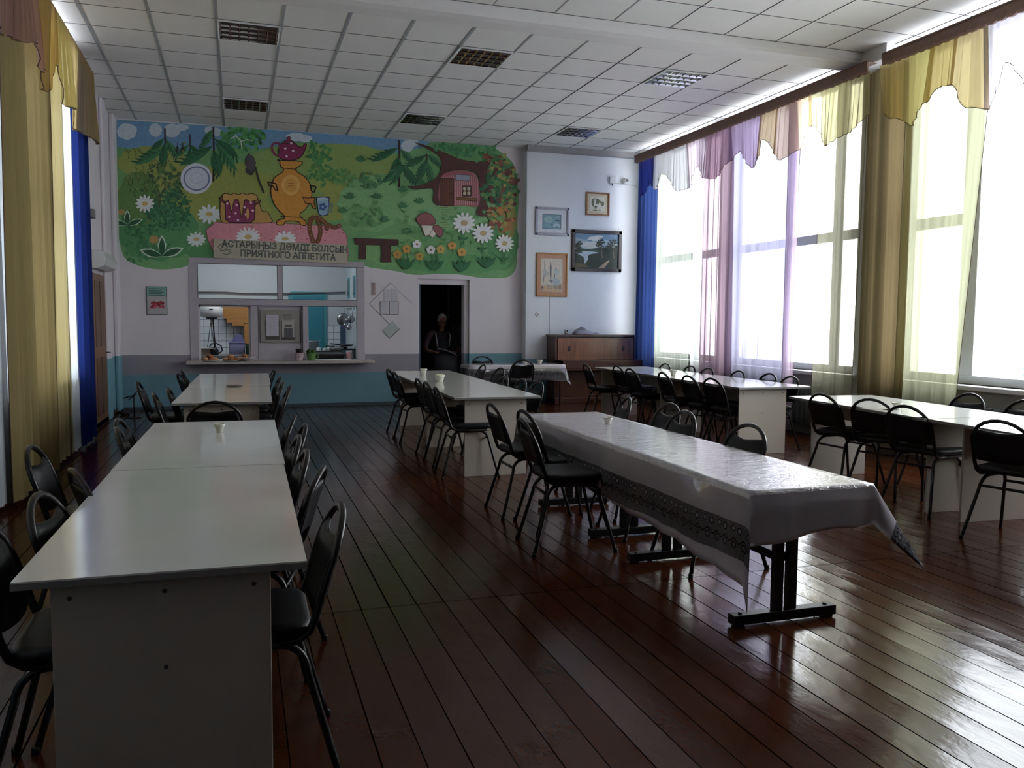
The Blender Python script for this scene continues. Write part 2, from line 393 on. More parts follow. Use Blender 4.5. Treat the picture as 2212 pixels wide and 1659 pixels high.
A = Art(mural_pt, (0, -1, 0)); A.tone = (1.04, .30)
G1, G2, G3, G4 = (112, 190, 100), (72, 160, 84), (30, 116, 62), (158, 172, 60); DK = (62, 34, 30); YG = (176, 176, 58)
SKY, CLD = (92, 148, 196), (186, 206, 214)
ceilY = lambda x: 258+(x-250)*.0655
bottom = catmull([(256, 500), (262, 540), (276, 563), (310, 577), (350, 582), (392, 578), (415, 569), (430, 559), (500, 561), (640, 568), (774, 573), (800, 578), (850, 585), (900, 594), (960, 590), (1000, 594), (1040, 600), (1090, 600), (1110, 588), (1116, 565), (1118, 480), (1120, 420), (1112, 362), (1096, 340), (1072, 322)], 5, False)
top = [(1060, ceilY(1060)), (900, ceilY(900)), (700, ceilY(700)), (480, ceilY(480)), (252, ceilY(252))]
A.poly(bottom+top+[(251, 330), (252, 420)], (104, 178, 96))
# sky strip with clouds
A.layer(); A.poly([(252, 259), (252, 318), (300, 322), (360, 318), (430, 330), (480, 318), (560, 322), (640, 306), (720, 312), (800, 320), (860, 330), (915, 318), (930, 303)]+[(x, ceilY(x)) for x in (925, 800, 640, 450)], SKY)
for cx, cy, rx, ry in ((274, 284, 22, 18), (336, 281, 14, 15), (372, 282, 18, 15), (392, 272, 16, 7), (455, 275, 14, 9), (468, 285, 11, 9), (640, 296, 22, 9), (660, 300, 14, 8), (880, 316, 14, 13), (892, 308, 14, 8)):
    A.ell(cx, max(cy, ceilY(cx)+ry+1), rx, ry, CLD, jit=.06)
A.layer()
# meadow tones
for cx, cy, rx, ry, c in ((560, 420, 300, 66, G4), (330, 350, 78, 34, G4), (700, 350, 170, 40, (140, 176, 74)), (640, 430, 60, 34, (140, 176, 74)), (340, 500, 88, 62, G2), (300, 430, 46, 60, (96, 150, 60)), (470, 545, 70, 18, G2), (1085, 520, 34, 66, G2), (1095, 480, 22, 40, (150, 150, 60)), (960, 450, 110, 46, (128, 196, 118)), (990, 570, 110, 22, (84, 170, 88)), (800, 440, 70, 60, (120, 190, 110)), (850, 540, 70, 34, (118, 190, 100))):
    A.ell(cx, cy, rx, ry, c, n=30, jit=.05)
# masses of trees in the distance
A.bush(525, 298, 44, 26, 150, (8, 16), [(64, 160, 72), (44, 134, 64), (86, 176, 84)])
A.bush(690, 330, 24, 22, 70, (7, 13), [(70, 160, 72), (50, 140, 66)])
A.bush(700, 376, 34, 20, 70, (8, 14), [(86, 160, 66), (60, 146, 66)])
# fir trees with drooping boughs
def fir(x, y0, y1, boughs, sc=1.):
    A.stroke([(x, y0), (x+1, (y0+y1)/2), (x, y1)], 4*sc, DK)
    for bx, by, l, wd, a, c in boughs:
        A.leaf(x+bx, y0+by, l, wd, radians(a), c, vein=(22, 70, 44))
        for k in range(5):
            t = .25+.15*k; ca, sa = cos(radians(a)), sin(radians(a)); A.leaf(x+bx+l*t*ca, y0+by+l*t*sa, l*.3, 4*sc, radians(a+38), (24, 96, 56), up=False)
D1, D2 = (34, 120, 66), (52, 142, 80)
fir(356, 277, 360, [(-2, 22, 46, 15, 132, D1), (2, 24, 50, 16, 58, D2), (0, 30, 56, 20, 96, D1), (-4, 44, 70, 22, 150, D2)])
fir(410, 290, 346, [(-1, 22, 40, 12, 136, D2), (1, 22, 36, 12, 52, D1), (0, 30, 40, 16, 90, D1)], .7)
for x in (384, 395): A.stroke([(x, 308), (x, 332)], 2, (40, 30, 34)); A.leaf(x, 314, 18, 8, radians(100), (32, 58, 44))
fir(461, 274, 392, [(-3, 6, 46, 17, 118, D2), (2, 26, 68, 20, 38, D1), (-2, 42, 84, 22, 150, D1), (1, 50, 60, 26, 78, D1), (3, 34, 80, 18, 52, D2)])
fir(862, 303, 404, [(-2, 16, 66, 16, 152, D1), (2, 20, 44, 15, 44, D2), (-1, 34, 62, 26, 100, D1), (3, 52, 58, 18, 50, D1), (-3, 60, 44, 14, 132, D2)], 1.1)
fir(921, 332, 360, [(-1, 4, 52, 15, 150, D1), (2, 2, 40, 14, 40, D2), (0, 12, 58, 18, 112, D1), (1, 16, 50, 16, 76, D2)], .8)
# left bushes
A.bush(352, 400, 46, 46, 110, (8, 15), [(70, 120, 50), (90, 140, 56), (56, 106, 54)])
for k in range(30):
    r = random.Random(k); x, y = r.uniform(262, 400), r.uniform(330, 430); A.stroke([(x, y), (x+r.uniform(-6, 6), y-12), (x+r.uniform(-9, 9), y-20)], 1.1, (56, 60, 36), up=(k % 10 == 0)); A.leaf(x, y-20, 8, 5, r.uniform(0, 6), (130, 150, 66), up=False)
for cx, cy, rx, ry in ((378, 446, 32, 40), (366, 468, 44, 30), (330, 452, 22, 18)):
    A.bush(cx, cy, rx, ry, 150, (5, 11), [(38, 124, 70), (28, 104, 60), (54, 142, 80)])
A.stroke([(345, 450), (346, 425), (338, 402)], 1.8, (70, 70, 34)); A.stroke([(346, 425), (358, 405)], 1.6, (70, 70, 34))
A.bush(300, 495, 38, 20, 60, (7, 12), [(52, 140, 72), (40, 120, 62)])
A.bush(310, 540, 42, 26, 70, (8, 14), [(50, 140, 72), (72, 160, 84)])
A.daisy(313, 440, 21, .9); A.daisy(452, 463, 26, .72, .5, pc=(214, 226, 224)); A.daisy(424, 517, 21, .7, 2, pc=(214, 226, 224))
for bx, by, s in ((275, 478, .9), (350, 545, 1.25)):
    A.leaf(bx, by+8, 40*s, 15*s, radians(-165), (206, 226, 200)); A.leaf(bx, by+8, 36*s, 11*s, radians(-165), (24, 100, 54))
    A.leaf(bx, by+8, 40*s, 15*s, radians(-20), (206, 226, 200)); A.leaf(bx, by+8, 36*s, 11*s, radians(-20), (24, 100, 54))
    A.leaf(bx, by+8, 36*s, 15*s, radians(-90), (206, 226, 200)); A.leaf(bx, by+8, 32*s, 11*s, radians(-90), (24, 100, 54))
    for q in (-125, -55): A.stroke([(bx, by+6), (bx+26*s*cos(radians(q)), by+6+26*s*sin(radians(q)))], 1.6, (40, 110, 60))
    A.ell(bx-14*s, by-22*s, 8*s, 7*s, (196, 150, 70))
# small white bird-like bare branch
A.stroke([(498, 300), (510, 294), (520, 304), (523, 322)], 2.4, (196, 214, 196)); A.stroke([(520, 306), (534, 302), (546, 304)], 2, (196, 214, 196)); A.stroke([(512, 296), (508, 290)], 2, (196, 214, 196))
# table with pink cloth
A.both([(445, 497), (466, 480), (600, 482), (735, 490), (748, 508), (752, 545), (750, 566), (462, 545), (450, 520)], (232, 132, 148), (170, 90, 100), 1.5)
rr = random.Random(3)
for k in range(34): A.ell(rr.uniform(460, 742), rr.uniform(488, 520), 1.6, 1.3, (196, 70, 80), n=6, up=False)
A.layer()
A.daisy(536, 512, 27, .72, .1, 16); A.daisy(616, 516, 24, .6, .4, 12)
# plate
A.ell(424, 386, 34, 33, (206, 212, 226), n=36); A.ell(425, 386, 28.5, 26.5, (98, 112, 158), n=36); A.ell(425, 386, 25.5, 23.5, (196, 204, 222), n=36); A.ell(425, 385, 12.5, 12, (150, 160, 186), n=28); A.ell(425, 385, 11.7, 11.2, (200, 208, 226), n=28)
# spoon leaning behind the pot, handle on the left
A.leaf(538, 356, 24, 21, radians(78), (60, 54, 58)); A.leaf(537, 331, 42, 25, radians(80), (84, 76, 80)); A.stroke([(551, 360), (560, 392), (570, 417)], 4.4, (66, 58, 60))
# saucepan with spilling porridge
A.both(catmull([(478, 478), (476, 440), (480, 424), (492, 420), (520, 424), (548, 420), (560, 438), (566, 456), (578, 458), (584, 470), (588, 480), (560, 482), (500, 482)], 3), (206, 150, 60), DK, 1.6)
A.both([(486, 433), (551, 433), (550, 474), (542, 481), (496, 481), (487, 474)], (154, 40, 92), DK, 2)
A.both([(473, 427), (488, 437), (487, 442), (474, 431)], (150, 60, 60), DK, 1.4); A.both([(563, 432), (550, 440), (549, 445), (562, 437)], (150, 60, 60), DK, 1.4)
A.both(catmull([(480, 428), (482, 420), (490, 418), (498, 421), (506, 417), (515, 421), (524, 417), (533, 421), (542, 418), (552, 421), (557, 428), (553, 434), (546, 434), (541, 440), (537, 434), (528, 434), (522, 470), (515, 434), (506, 434), (500, 458), (494, 434), (486, 436)], 3), (214, 158, 64), DK, 1.6)
A.leaf(535, 448, 28, 8, radians(90), (214, 158, 64))
for dx, dy in ((491, 440), (511, 443), (528, 448), (542, 438), (509, 461), (531, 463), (495, 469), (514, 476), (546, 455)): A.ell(dx, dy, 2.6, 2.6, (236, 190, 200), n=10, up=False)
A.layer()
# samovar
A.both(catmull([(598, 485), (600, 476), (614, 472), (612, 464), (600, 452), (590, 436), (585, 412), (592, 386), (610, 372), (612, 364), (606, 360), (604, 346), (602, 347), (652, 349), (646, 360), (640, 363), (640, 370), (660, 384), (672, 404), (672, 430), (660, 452), (648, 462), (650, 470), (660, 478), (660, 487), (650, 486), (644, 479), (618, 478), (612, 486)], 3), (236, 148, 26), DK, 2)
A.ell(628, 400, 20, 22, (244, 176, 66), n=28); A.ell(628, 400, 13, 15, (238, 158, 40), n=24); A.stroke([(622, 396), (634, 396)], 1.2, (180, 90, 20)); A.stroke([(622, 402), (634, 402)], 1.2, (180, 90, 20))
A.stroke([(612, 364), (641, 366)], 1.6, DK); A.stroke([(606, 468), (655, 470)], 1.6, DK)
A.outline([(578, 393), (596, 397), (600, 412), (594, 410), (590, 402), (582, 402)], 3, (70, 36, 26)); A.outline([(669, 400), (683, 404), (678, 416), (672, 412)], 3, (70, 36, 26))
A.both([(653, 425), (662, 428), (680, 427), (678, 438), (682, 452), (676, 450), (672, 440), (660, 440)], (216, 130, 26), DK, 1.8)
# polka-dot teapot
A.both(catmull([(604, 341), (603, 320), (612, 309), (632, 307), (644, 316), (652, 318), (658, 311), (662, 314), (654, 334), (642, 344), (622, 347)], 4), (150, 26, 84), DK, 2)
A.outline(catmull([(604, 336), (592, 332), (587, 318), (592, 310), (604, 312)], 4), 4.5, (150, 26, 84)); A.both(catmull([(611, 310), (622, 302), (636, 309)], 3), (150, 26, 84), DK, 1.6); A.ell(624, 299, 4, 4, (150, 26, 84))
for dx, dy in ((616, 321), (633, 326), (619, 338), (629, 310)): A.ell(dx, dy, 2.6, 2.6, (240, 200, 214), n=10, up=False)
A.layer()
# blue mug
A.both([(683, 426), (711, 427), (708, 464), (696, 467), (688, 463)], (134, 176, 210), (28, 44, 84), 2); A.ell(697, 430, 12, 3.4, (160, 194, 220)); A.outline([(711, 438), (718, 442), (716, 458), (709, 458)], 2.4, (80, 120, 170))
for k in range(5): A.ell(697+5*cos(k*1.257), 447+5*sin(k*1.257), 3.6, 3.6, (50, 90, 170), n=8, up=False)
A.layer(); A.ell(697, 447, 2.2, 2.2, (160, 200, 230))
# strings of dried rolls
for pts in ([(672, 474), (668, 490), (672, 508), (676, 522)], [(688, 478), (692, 496), (690, 512), (686, 522)], [(676, 470), (690, 472), (704, 484), (706, 494)], [(710, 486), (722, 492), (732, 488)]):
    for i, (x, y) in enumerate(catmull(pts, 3, False)): A.ell(x, y, 5.2, 4.6, (126, 62, 26), n=10, up=(i % 2 == 0)); A.ell(x, y, 2, 1.6, (180, 112, 54), n=8)
# bench
A.both([(765, 515), (860, 518), (860, 531), (766, 528)], (84, 36, 28), DK, 1.5); A.both([(823, 531), (844, 531), (843, 556), (845, 566), (822, 566), (824, 552)], (84, 36, 28), DK, 1.5); A.both([(776, 529), (790, 529), (790, 560), (776, 560)], (84, 36, 28), DK, 1.5)
# meadow filled in with plants between the mug and the firs
A.bush(790, 470, 40, 28, 60, (7, 13), [(88, 168, 84), (72, 150, 80), (104, 184, 96)])
A.bush(745, 385, 22, 22, 40, (7, 12), [(96, 166, 74), (110, 176, 84)])
A.bush(800, 390, 24, 20, 30, (7, 12), [(80, 160, 84), (60, 140, 80)])
for x, y in ((756, 430), (780, 350), (815, 430), (740, 460), (830, 480), (870, 450), (880, 505), (905, 440), (870, 415), (910, 400)):
    for a in (-150, -120, -90, -60, -30): A.leaf(x, y, 15, 4.5, radians(a), (52, 138, 74), up=False)
    A.layer()
# house inside a tree
TRK = (92, 44, 36)
A.poly(catmull([(895, 308), (930, 318), (965, 332), (1000, 346), (1045, 350), (1060, 346), (1050, 372), (1046, 400), (1048, 430), (1058, 455), (1066, 463), (1040, 468), (1028, 462), (1034, 440), (1034, 390), (1022, 372), (990, 368), (962, 374), (952, 388), (950, 442), (935, 436), (936, 410), (920, 408), (895, 410), (880, 402), (900, 402), (930, 392), (948, 376), (954, 354), (948, 338), (930, 326)], 3), TRK)
A.poly(catmull([(950, 442), (950, 390), (962, 374), (990, 369), (1022, 374), (1033, 394), (1034, 444), (1000, 444)], 3), (176, 84, 96))
for k in range(19): x = 953+4.3*k; A.stroke([(x, 376+abs(k-9)*.8), (x, 443)], 1.1, (214, 160, 150), up=(k == 0))
A.both([(950, 386), (979, 386), (979, 444), (950, 444)], (120, 56, 34), DK, 1.6)
for k in range(5): A.stroke([(955+5*k, 388), (955+5*k, 442)], .9, (84, 40, 28), up=(k == 0))
A.ell(973, 418, 2.6, 2.6, DK); A.both([(983, 377), (1015, 379), (1014, 391), (983, 390)], (150, 156, 178), (110, 80, 90), 1.2)
A.both([(998, 402), (1018, 402), (1018, 424), (998, 424)], (96, 50, 40), DK, 1.2)
for ix in (1003, 1012):
    for iy in (408, 418): A.ell(ix, iy, 3.6, 4, (200, 190, 150), n=10, up=False)
A.layer(); A.both([(984, 426), (1030, 429), (1029, 435), (985, 432)], (150, 88, 44), DK, 1)
for k in range(9): A.stroke([(950+k % 2*4, 448+k*5.4), (966+k % 3*3, 448+k*5.4)], 1.4, (130, 150, 70), up=(k == 0))
# hanging foliage of many colours on the right
A.bush(985, 320, 50, 12, 60, (8, 14), [(48, 140, 72), (76, 168, 90)]); A.bush(1040, 325, 40, 16, 50, (8, 14), [(60, 150, 80), (96, 184, 100)])
A.bush(1070, 360, 26, 28, 60, (8, 15), [(170, 170, 70), (60, 140, 70), (150, 80, 50), (110, 50, 40)])
A.bush(1068, 405, 26, 34, 90, (9, 16), [(40, 124, 66), (30, 108, 60), (100, 50, 40), (90, 160, 70)])
A.bush(1098, 400, 18, 50, 90, (9, 15), [(120, 60, 42), (70, 140, 66), (170, 160, 66), (40, 118, 64)])
A.bush(1082, 470, 24, 26, 50, (9, 15), [(196, 120, 50), (160, 160, 66), (150, 76, 46)])
for x, y, c in ((1050, 338, (150, 74, 44)), (1075, 486, (150, 60, 44)), (1090, 496, (196, 110, 44)), (1080, 455, (206, 130, 50)), (1096, 372, (110, 44, 38))):
    for k in range(5): A.leaf(x, y, 9, 6, k*1.257, c, up=False)
    A.layer()
for k in range(60):
    r = random.Random(90+k); x, y = r.uniform(860, 1100), r.uniform(450, 575)
    for a in (-120, -90, -60): A.leaf(x, y, 9, 2.6, radians(a), (84, 168, 88), up=False)
# mushrooms
A.both([(909, 486), (938, 488), (934, 506), (918, 510)], (222, 216, 200), (150, 110, 90), 1.2); A.both(catmull([(899, 476), (904, 466), (918, 460), (932, 465), (941, 482), (925, 486), (908, 486)], 3), (164, 84, 84), (110, 50, 50), 1.4)
A.both([(926, 508), (938, 492), (944, 504), (934, 514)], (222, 216, 200), (150, 110, 90), 1.2); A.both(catmull([(934, 490), (944, 487), (955, 496), (955, 508), (948, 512), (938, 500)], 3), (164, 84, 84), (110, 50, 50), 1.4)
# big daisies and small flowers
for x, y, r in ((1002, 482, 25), (1043, 504, 24), (1089, 526, 21)):
    A.stroke([(x, y+8), (x-1, y+46)], 2.6, (40, 130, 66)); A.leaf(x-1, y+36, 12, 6, radians(-150), (40, 130, 66)); A.leaf(x-1, y+36, 12, 6, radians(-30), (40, 130, 66)); A.daisy(x, y, r, .92, .2, 13, cc=(204, 170, 110))
for x, y, c in ((858, 550, (206, 150, 44)), (878, 538, (222, 156, 44)), (900, 528, (232, 236, 232)), (906, 554, (196, 160, 50)), (930, 540, (232, 236, 232)), (951, 539, (206, 170, 60)), (976, 531, (222, 150, 50)), (997, 545, (226, 166, 60))):
    A.stroke([(x, y+6), (x+1, y+18)], 1.6, (60, 140, 70))
    for k in range(5): A.ell(x+5*cos(k*1.257-.3), y+5*sin(k*1.257-.3), 5.0, 4.6, c, n=9, up=False)
    A.layer(); A.ell(x, y, 2.4, 2.4, (150, 96, 40), n=8)
for x, y in ((876, 585), (938, 588), (996, 590), (1050, 582)):
    for a, l in ((-128, 32), (-104, 28), (-76, 28), (-50, 32)): A.leaf(x, y-2, l, 9, radians(a), (26, 122, 62))
    for a in (-100, -82): A.stroke([(x, y-8), (x+30*cos(radians(a)), y-8+30*sin(radians(a)))], 1.3, (50, 130, 66))
print('MURAL LAYERS', A.L)
mural = A.b.build('wall_mural', A.mats); tag(mural, 'meadow and forest mural with samovar and giant daisies painted on the back wall', 'mural')
bpy.context.view_layer.update()

# ------------------------------------------------------------------ lettering helper
def text_mesh(txt, size, mat, name, parent, loc, rot, bold=.0, ext=.001, squeeze=1., align='CENTER', line=0):
    cu = bpy.data.curves.new('txt', 'FONT'); cu.body = txt; cu.size = size; cu.extrude = ext; cu.offset = bold
    if line: cu.fill_mode = 'NONE'; cu.bevel_depth = line; cu.bevel_resolution = 1
    cu.resolution_u = 5; cu.align_x = align; cu.align_y = 'CENTER'
    t = bpy.data.objects.new('txt', cu); COL.objects.link(t); bpy.context.view_layer.update()
    me = bpy.data.meshes.new_from_object(t.evaluated_get(bpy.context.evaluated_depsgraph_get())); bpy.data.objects.remove(t)
    me.materials.clear(); me.materials.append(mat); o = bpy.data.objects.new(name, me); COL.objects.link(o)
    o.parent = parent; o.location = loc; o.rotation_euler = rot; o.scale = (squeeze, 1, 1); return o
# banner board under the mural
m_board = M('beige_banner_board', (186, 180, 158), .6, noise=.04)
BX = [on_y(461, 516, YB-.03), on_y(750, 529, YB-.03), on_y(750, 570, YB-.03), on_y(461, 557, YB-.03)]
root = thing('greeting_banner', 'long beige board with outlined greeting lettering above the serving hatch', 'sign', (.74, YB-.026, 2.64))
b = B(); P = [(v.x-.74, v.z-2.64) for v in BX]; b.prism([P[0], P[1], P[2], P[3]], 0, .022, Matrix(((1, 0, 0, 0), (0, 0, -1, 0), (0, 1, 0, 0), (0, 0, 0, 1))))
b.build('board', m_board, root, bevel=.004)
m_lo = M('letter_outline', (104, 114, 112), .6); m_lf = M('letter_fill', (190, 178, 146), .6)
for txt, sz, x, z, sq in (('АСТАРЫҢЫЗ ДӘМДІ БОЛСЫН', .150, .06, .078, .90), ('ПРИЯТНОГО АППЕТИТА', .145, .10, -.062, .90)):
    text_mesh(txt, sz, m_lo, 'letter_outline', root, (x, -.0240, z-.008), (pi/2, .017, 0), 0, 0, sq, line=.0046)
b = B()
for pts in ([(-1.03, .03), (-.98, .08), (-.93, .09), (-.88, .05), (-.9, .02), (-.96, .03), (-1.0, .0)], [(-.96, .1), (-.86, .1), (-.8, .08)], [(-1.0, -.02), (-.9, -.01), (-.82, .0)], [(-.96, -.06), (-.9, -.08), (-.82, -.05), (-.86, -.03)]):
    b.tube([(x, -.026, z) for x, z in catmull(pts, 4, False)], .0045, 5)
b.build('scroll_ornament', m_lo, root)

# ------------------------------------------------------------------ serving hatch
def cube_obj(name, mat, cx, cy, cz, sx, sy, sz, parent=None, bevel=0): return box(name, mat, cx-sx/2, cx+sx/2, cy-sy/2, cy+sy/2, cz-sz/2, cz+sz/2, parent=parent, bevel=bevel)
b = B(); f0, f1 = YB-.015, YB+.10
b.box(-.75, HX0+.045, f0, f1, HZ0, 2.404); b.box(HX1-.045, 2.12, f0, f1, HZ0, 2.404); b.box(-.75, 2.12, f0, f1, 2.405, 2.5)
b.box(HX0+.046, HX1-.046, f0, f1, 1.725, 1.825); b.box(.653, .73, f0, f1, 1.826, 2.404)
b.box(.205, .325, f0, f1, HZ0, 1.724); b.box(1.06, 1.155, f0, f1, HZ0, 1.724)
wf = struct(b.build('window_7', m_frame, bevel=.006))
b = B(); b.box(-.6, .66, YB+.06, YB+.064, 1.82, 2.41); b.box(.725, 1.99, YB+.06, YB+.064, 1.82, 2.41); b.build('pane', m_pane, wf)
b = B(); b.box(.31, 1.07, YB+.03, YB+.05, HZ0, 1.73); b.build('infill_panel', m_frame, wf)
b = B()
for z in (1.722, 1.83, 2.402): b.box(-.6, 1.985, f0-.002, f0, z-.005, z+.003)
for x in (-.616, .648, .735, 1.985): b.box(x-.004, x+.004, f0-.002, f0, 1.83, 2.4)
for x in (.33, 1.055): b.box(x-.004, x+.004, f0-.002, f0+.03, HZ0+.02, 1.72)
b.build('dark_bead', m_gapd, wf)
b = B(); y0, y1 = YB+.05, YB+.085                                        # white sash inside lower-left opening
b.box(-.615, -.585, y0, y1, .83, 1.725); b.box(.175, .205, y0, y1, .83, 1.725); b.box(-.615, .205, y0, y1, 1.695, 1.725); b.build('sash', m_white, wf)
b = B(); b.box(-.80, 2.23, YB-.42, YB-.004, .755, .80); b.box(HX0+.01, HX1-.01, YB-.01, YB+.32, .757, .799)
tag(b.build('serving_counter', M('worn_cream_counter', (176, 168, 164), .4, noise=.08), bevel=.006), 'long pale worn counter shelf across the serving hatch', 'counter')
nb = thing('notice_board', 'grey board with two paper holders on the closed middle of the hatch', 'notice board', (.69, YB+.018, 1.37))
b = B(); b.prism(catmull([(-.32, .24), (-.28, .28), (.28, .28), (.32, .24), (.32, -.23), (.28, -.27), (-.28, -.27), (-.32, -.23)], 3), -.012, .008, Matrix(((1, 0, 0, 0), (0, 0, -1, 0), (0, 1, 0, 0), (0, 0, 0, 1)))); b.build('board', M('olive_grey_board', (150, 146, 140), .5), nb)
for cx, c, h in ((-.13, (192, 188, 200), .36), (.13, (176, 172, 168), .3)):
    pz = -.01 if cx < 0 else -.06
    pk = cube_obj('paper_holder', M('dark_plastic_edge', (80, 78, 74), .4), cx, -.012, -.06, .23, .006, .33, nb)
    cube_obj('paper', M('paper_%d' % c[0], c, .8), cx, -.018, pz+.03, .205, .004, h, pk)
b = B()
for k in range(6): b.box(.05, .21-.02*(k % 3), -.023, -.021, .2-.022*k, .206-.022*k)
b.box(.06, .20, -.023, -.021, -.19, -.02); b.box(.07, .19, -.023, -.021, .0, .035)
for k in range(7): b.box(-.2, -.07-.02*(k % 2), -.023, -.021, .15-.03*k, .153-.03*k)
b.build('print', M('grey_print', (96, 94, 98), .8), nb)

# kitchen shell
KY = 17.5
struct(box('wall_kitchen_back', wall_mat('kitchen_wall_paint', -1, base=(214, 222, 226)), -2.2, 2.4, KY, KY+.15, 0, 3.6))
struct(box('wall_kitchen_right', MATS.get('x') or M('kitchen_side_paint', (210, 224, 230), .6), 2.10, 2.25, YB+.25, KY, 0, 3.6))
struct(box('wall_kitchen_left', M('kitchen_side_paint', (210, 224, 230)), -2.3, -2.15, YB+.25, KY, 0, 3.6))
struct(box('ceiling_kitchen', M('kitchen_ceiling_paint', (222, 226, 230)), -2.3, 2.25, YB+.25, KY+.15, 3.6, 3.7))
def tilewall(name, x0, x1, z0, z1, p, y):
    b = B(); b.box(x0, x1, y-.006, y, z0, z1); b.k = 1; nx = int((x1-x0)/p); nz = int((z1-z0)/p)
    for i in range(nx):
        for j in range(nz): b.box(x0+i*p+.004, x0+(i+1)*p-.004, y-.012, y-.005, z1-(j+1)*p+.004, z1-j*p-.004)
    return b.build(name, [M('blue_grout', (70, 96, 124)), M('white_glazed_tile', (232, 240, 248), .15, noise=.05)])
tg = thing('tiled_splashback', 'white glazed wall tiles with dark blue joints behind the hatch', 'tiles', (0, KY-.004, 0))
t1 = tilewall('tile_panel', -.9, .62, .5, 1.75, .137, 0); t1.parent = tg
t2 = tilewall('tile_panel', 1.72, 2.1, .5, 1.37, .137, 0); t2.parent = tg
kd = thing('kitchen_door', 'closed teal painted door at the back of the kitchen', 'door', (1.35, KY-.004, 0))
b = B(); b.prism([(-.38, 0), (-.38, 1.98), (-.36, 2.03), (-.31, 2.05), (.31, 2.05), (.36, 2.03), (.38, 1.98), (.38, 0)], 0, .03, Matrix(((1, 0, 0, 0), (0, 0, -1, 0), (0, 1, 0, 0), (0, 0, 0, 1)))); b.build('casing', M('light_teal_paint', (86, 158, 174), .4), kd)
b = B(); b.box(-.30, .30, -.045, -.03, 0, 1.95); b.box(-.30, .30, -.05, -.03, .9, 1.02); b.build('door_leaf', M('teal_door_paint', (64, 142, 160), .4), kd)
b = B(); b.tube([(-.24, -.05, 1.0), (-.24, -.09, 1.0), (-.14, -.09, 1.0)], .009); b.build('handle', m_steel, kd)
pr = B(); pr.tube([(-1.4+.3*i, KY-.05, 2.02+.008*sin(i*2.1)-.004*i) for i in range(7)]+[(.6+.3*i, KY-.05, 1.99+.012*i) for i in range(1, 6)], .014, 8)
tag(pr.build('wall_pipe', M('dark_pipe_paint', (96, 92, 94), .5)), 'thin dark pipe running along the kitchen back wall', 'pipe')
b = B(); b.box(-.26, .22, KY-.32, KY-.02, 1.50, 1.78); b.box(-.2, .2, KY-.32, KY-.02, 1.42, 1.5); b.box(-.10, .12, KY-.32, KY-.02, 1.36, 1.42); b.box(.12, .36, KY-.30, KY-.02, 1.02, 1.78)
tag(b.build('wall_cupboard', M('orange_pine', (182, 130, 74), .45, noise=.12, stretch=(8, 8, .6)), bevel=.004), 'stepped orange pine cupboard hanging over the kitchen tiles', 'cupboard')
for k, (y, z) in enumerate(((16.9, 2.12), (16.05, 2.12))):
    fr = thing('wall_frame', ('small teal framed panel on the kitchen side wall, the one farther in', 'small teal framed panel on the kitchen side wall, nearer the hatch')[k], 'frame', (2.10, y, z), 0, 'teal framed panels in the kitchen')
    b = B(); b.box(-.02, 0, -.13, .13, -.2, .2); b.build('frame', M('light_teal_paint', (86, 158, 174), .4), fr); b = B(); b.box(-.024, -.02, -.09, .09, -.16, .16); b.build('pane', M('dark_teal', (50, 90, 98), .2), fr)
# white appliance on thin legs
ap = thing('water_heater', 'white rounded appliance on thin black legs just inside the hatch', 'appliance', (-.45, 16.3, 0))
b = B(); b.lathe([(.15, 1.52), (.19, 1.54), (.2, 1.60), (.2, 1.68), (.17, 1.70), (.15, 1.74), (.15, 1.82), (.12, 1.84)], n=24); b.build('body', m_white, ap)
b = B(); b.tube([(.02, 0, 1.53), (.06, 0, .85)], .013); b.tube([(-.02, 0, 1.53), (.05, .02, .85)], .006); b.tube([(.0, .05, 1.53), (-.1, .1, .85)], .006); b.lathe([(.09, 1.49), (.11, 1.52)], n=16); b.build('leg', m_black, ap)
b = B(); b.box(-.03, .03, -.205, -.195, 1.66, 1.672); b.build('switch_panel', m_black, ap)
wt = box('kitchen_worktop', M('worktop_grey', (150, 150, 150), .4), -2.1, 2.05, 15.9, 16.75, .78, .84, bevel=.004); tag(wt, 'grey kitchen worktop standing behind the serving counter', 'worktop')
b = B()
for x in (-1.9, -.6, .7, 1.9):
    for y in (15.98, 16.66): b.box(x-.03, x+.03, y-.03, y+.03, 0, .78)
b.build('legs', m_steel, wt)
# kettle, box, crate, pots
kt = thing('kettle', 'black kettle with a curved handle behind the pastries', 'kettle', (-.42, 16.1, .84))
b = B(); b.lathe([(.07, 0), (.09, .02), (.085, .1), (.05, .14), (.02, .15)], n=20); b.build('body', m_black, kt)
b = B(); b.tube([(-.07, 0, .12), (-.05, 0, .2), (.04, 0, .22), (.13, 0, .17), (.15, 0, .08), (.09, 0, .03)], .012); b.build('handle', m_black, kt)
tr_ = thing('white_tray', 'white tray lying on a stand beside the kettle', 'tray', (-.55, 16.05, .84))
b = B(); b.box(-.2, .12, -.12, .12, .12, .135); b.build('tray', m_white, tr_); b = B(); b.box(-.15, .08, -.1, .1, 0, .12); b.build('stand', M('beige_tin', (150, 130, 110)), tr_)
pb = thing('storage_box', 'lavender plastic box with a folded top in front of the tiles', 'box', (-.02, 16.5, .84))
b = B(); b.rbox(-.14, .14, -.1, .1, 0, .2, .02); b.build('body', M('lavender_plastic', (140, 140, 176), .4), pb); b = B(); b.rbox(-.15, .15, -.11, .11, .2, .23, .02); b.prism([(-.1, 0), (.12, 0), (.1, .12), (0, .16)], 0, .03, Matrix(((1, 0, 0, 0), (0, 0, -1, .02), (0, 1, 0, .23), (0, 0, 0, 1)))); b.build('lid', M('lavender_plastic_lid', (124, 124, 168), .4), pb)
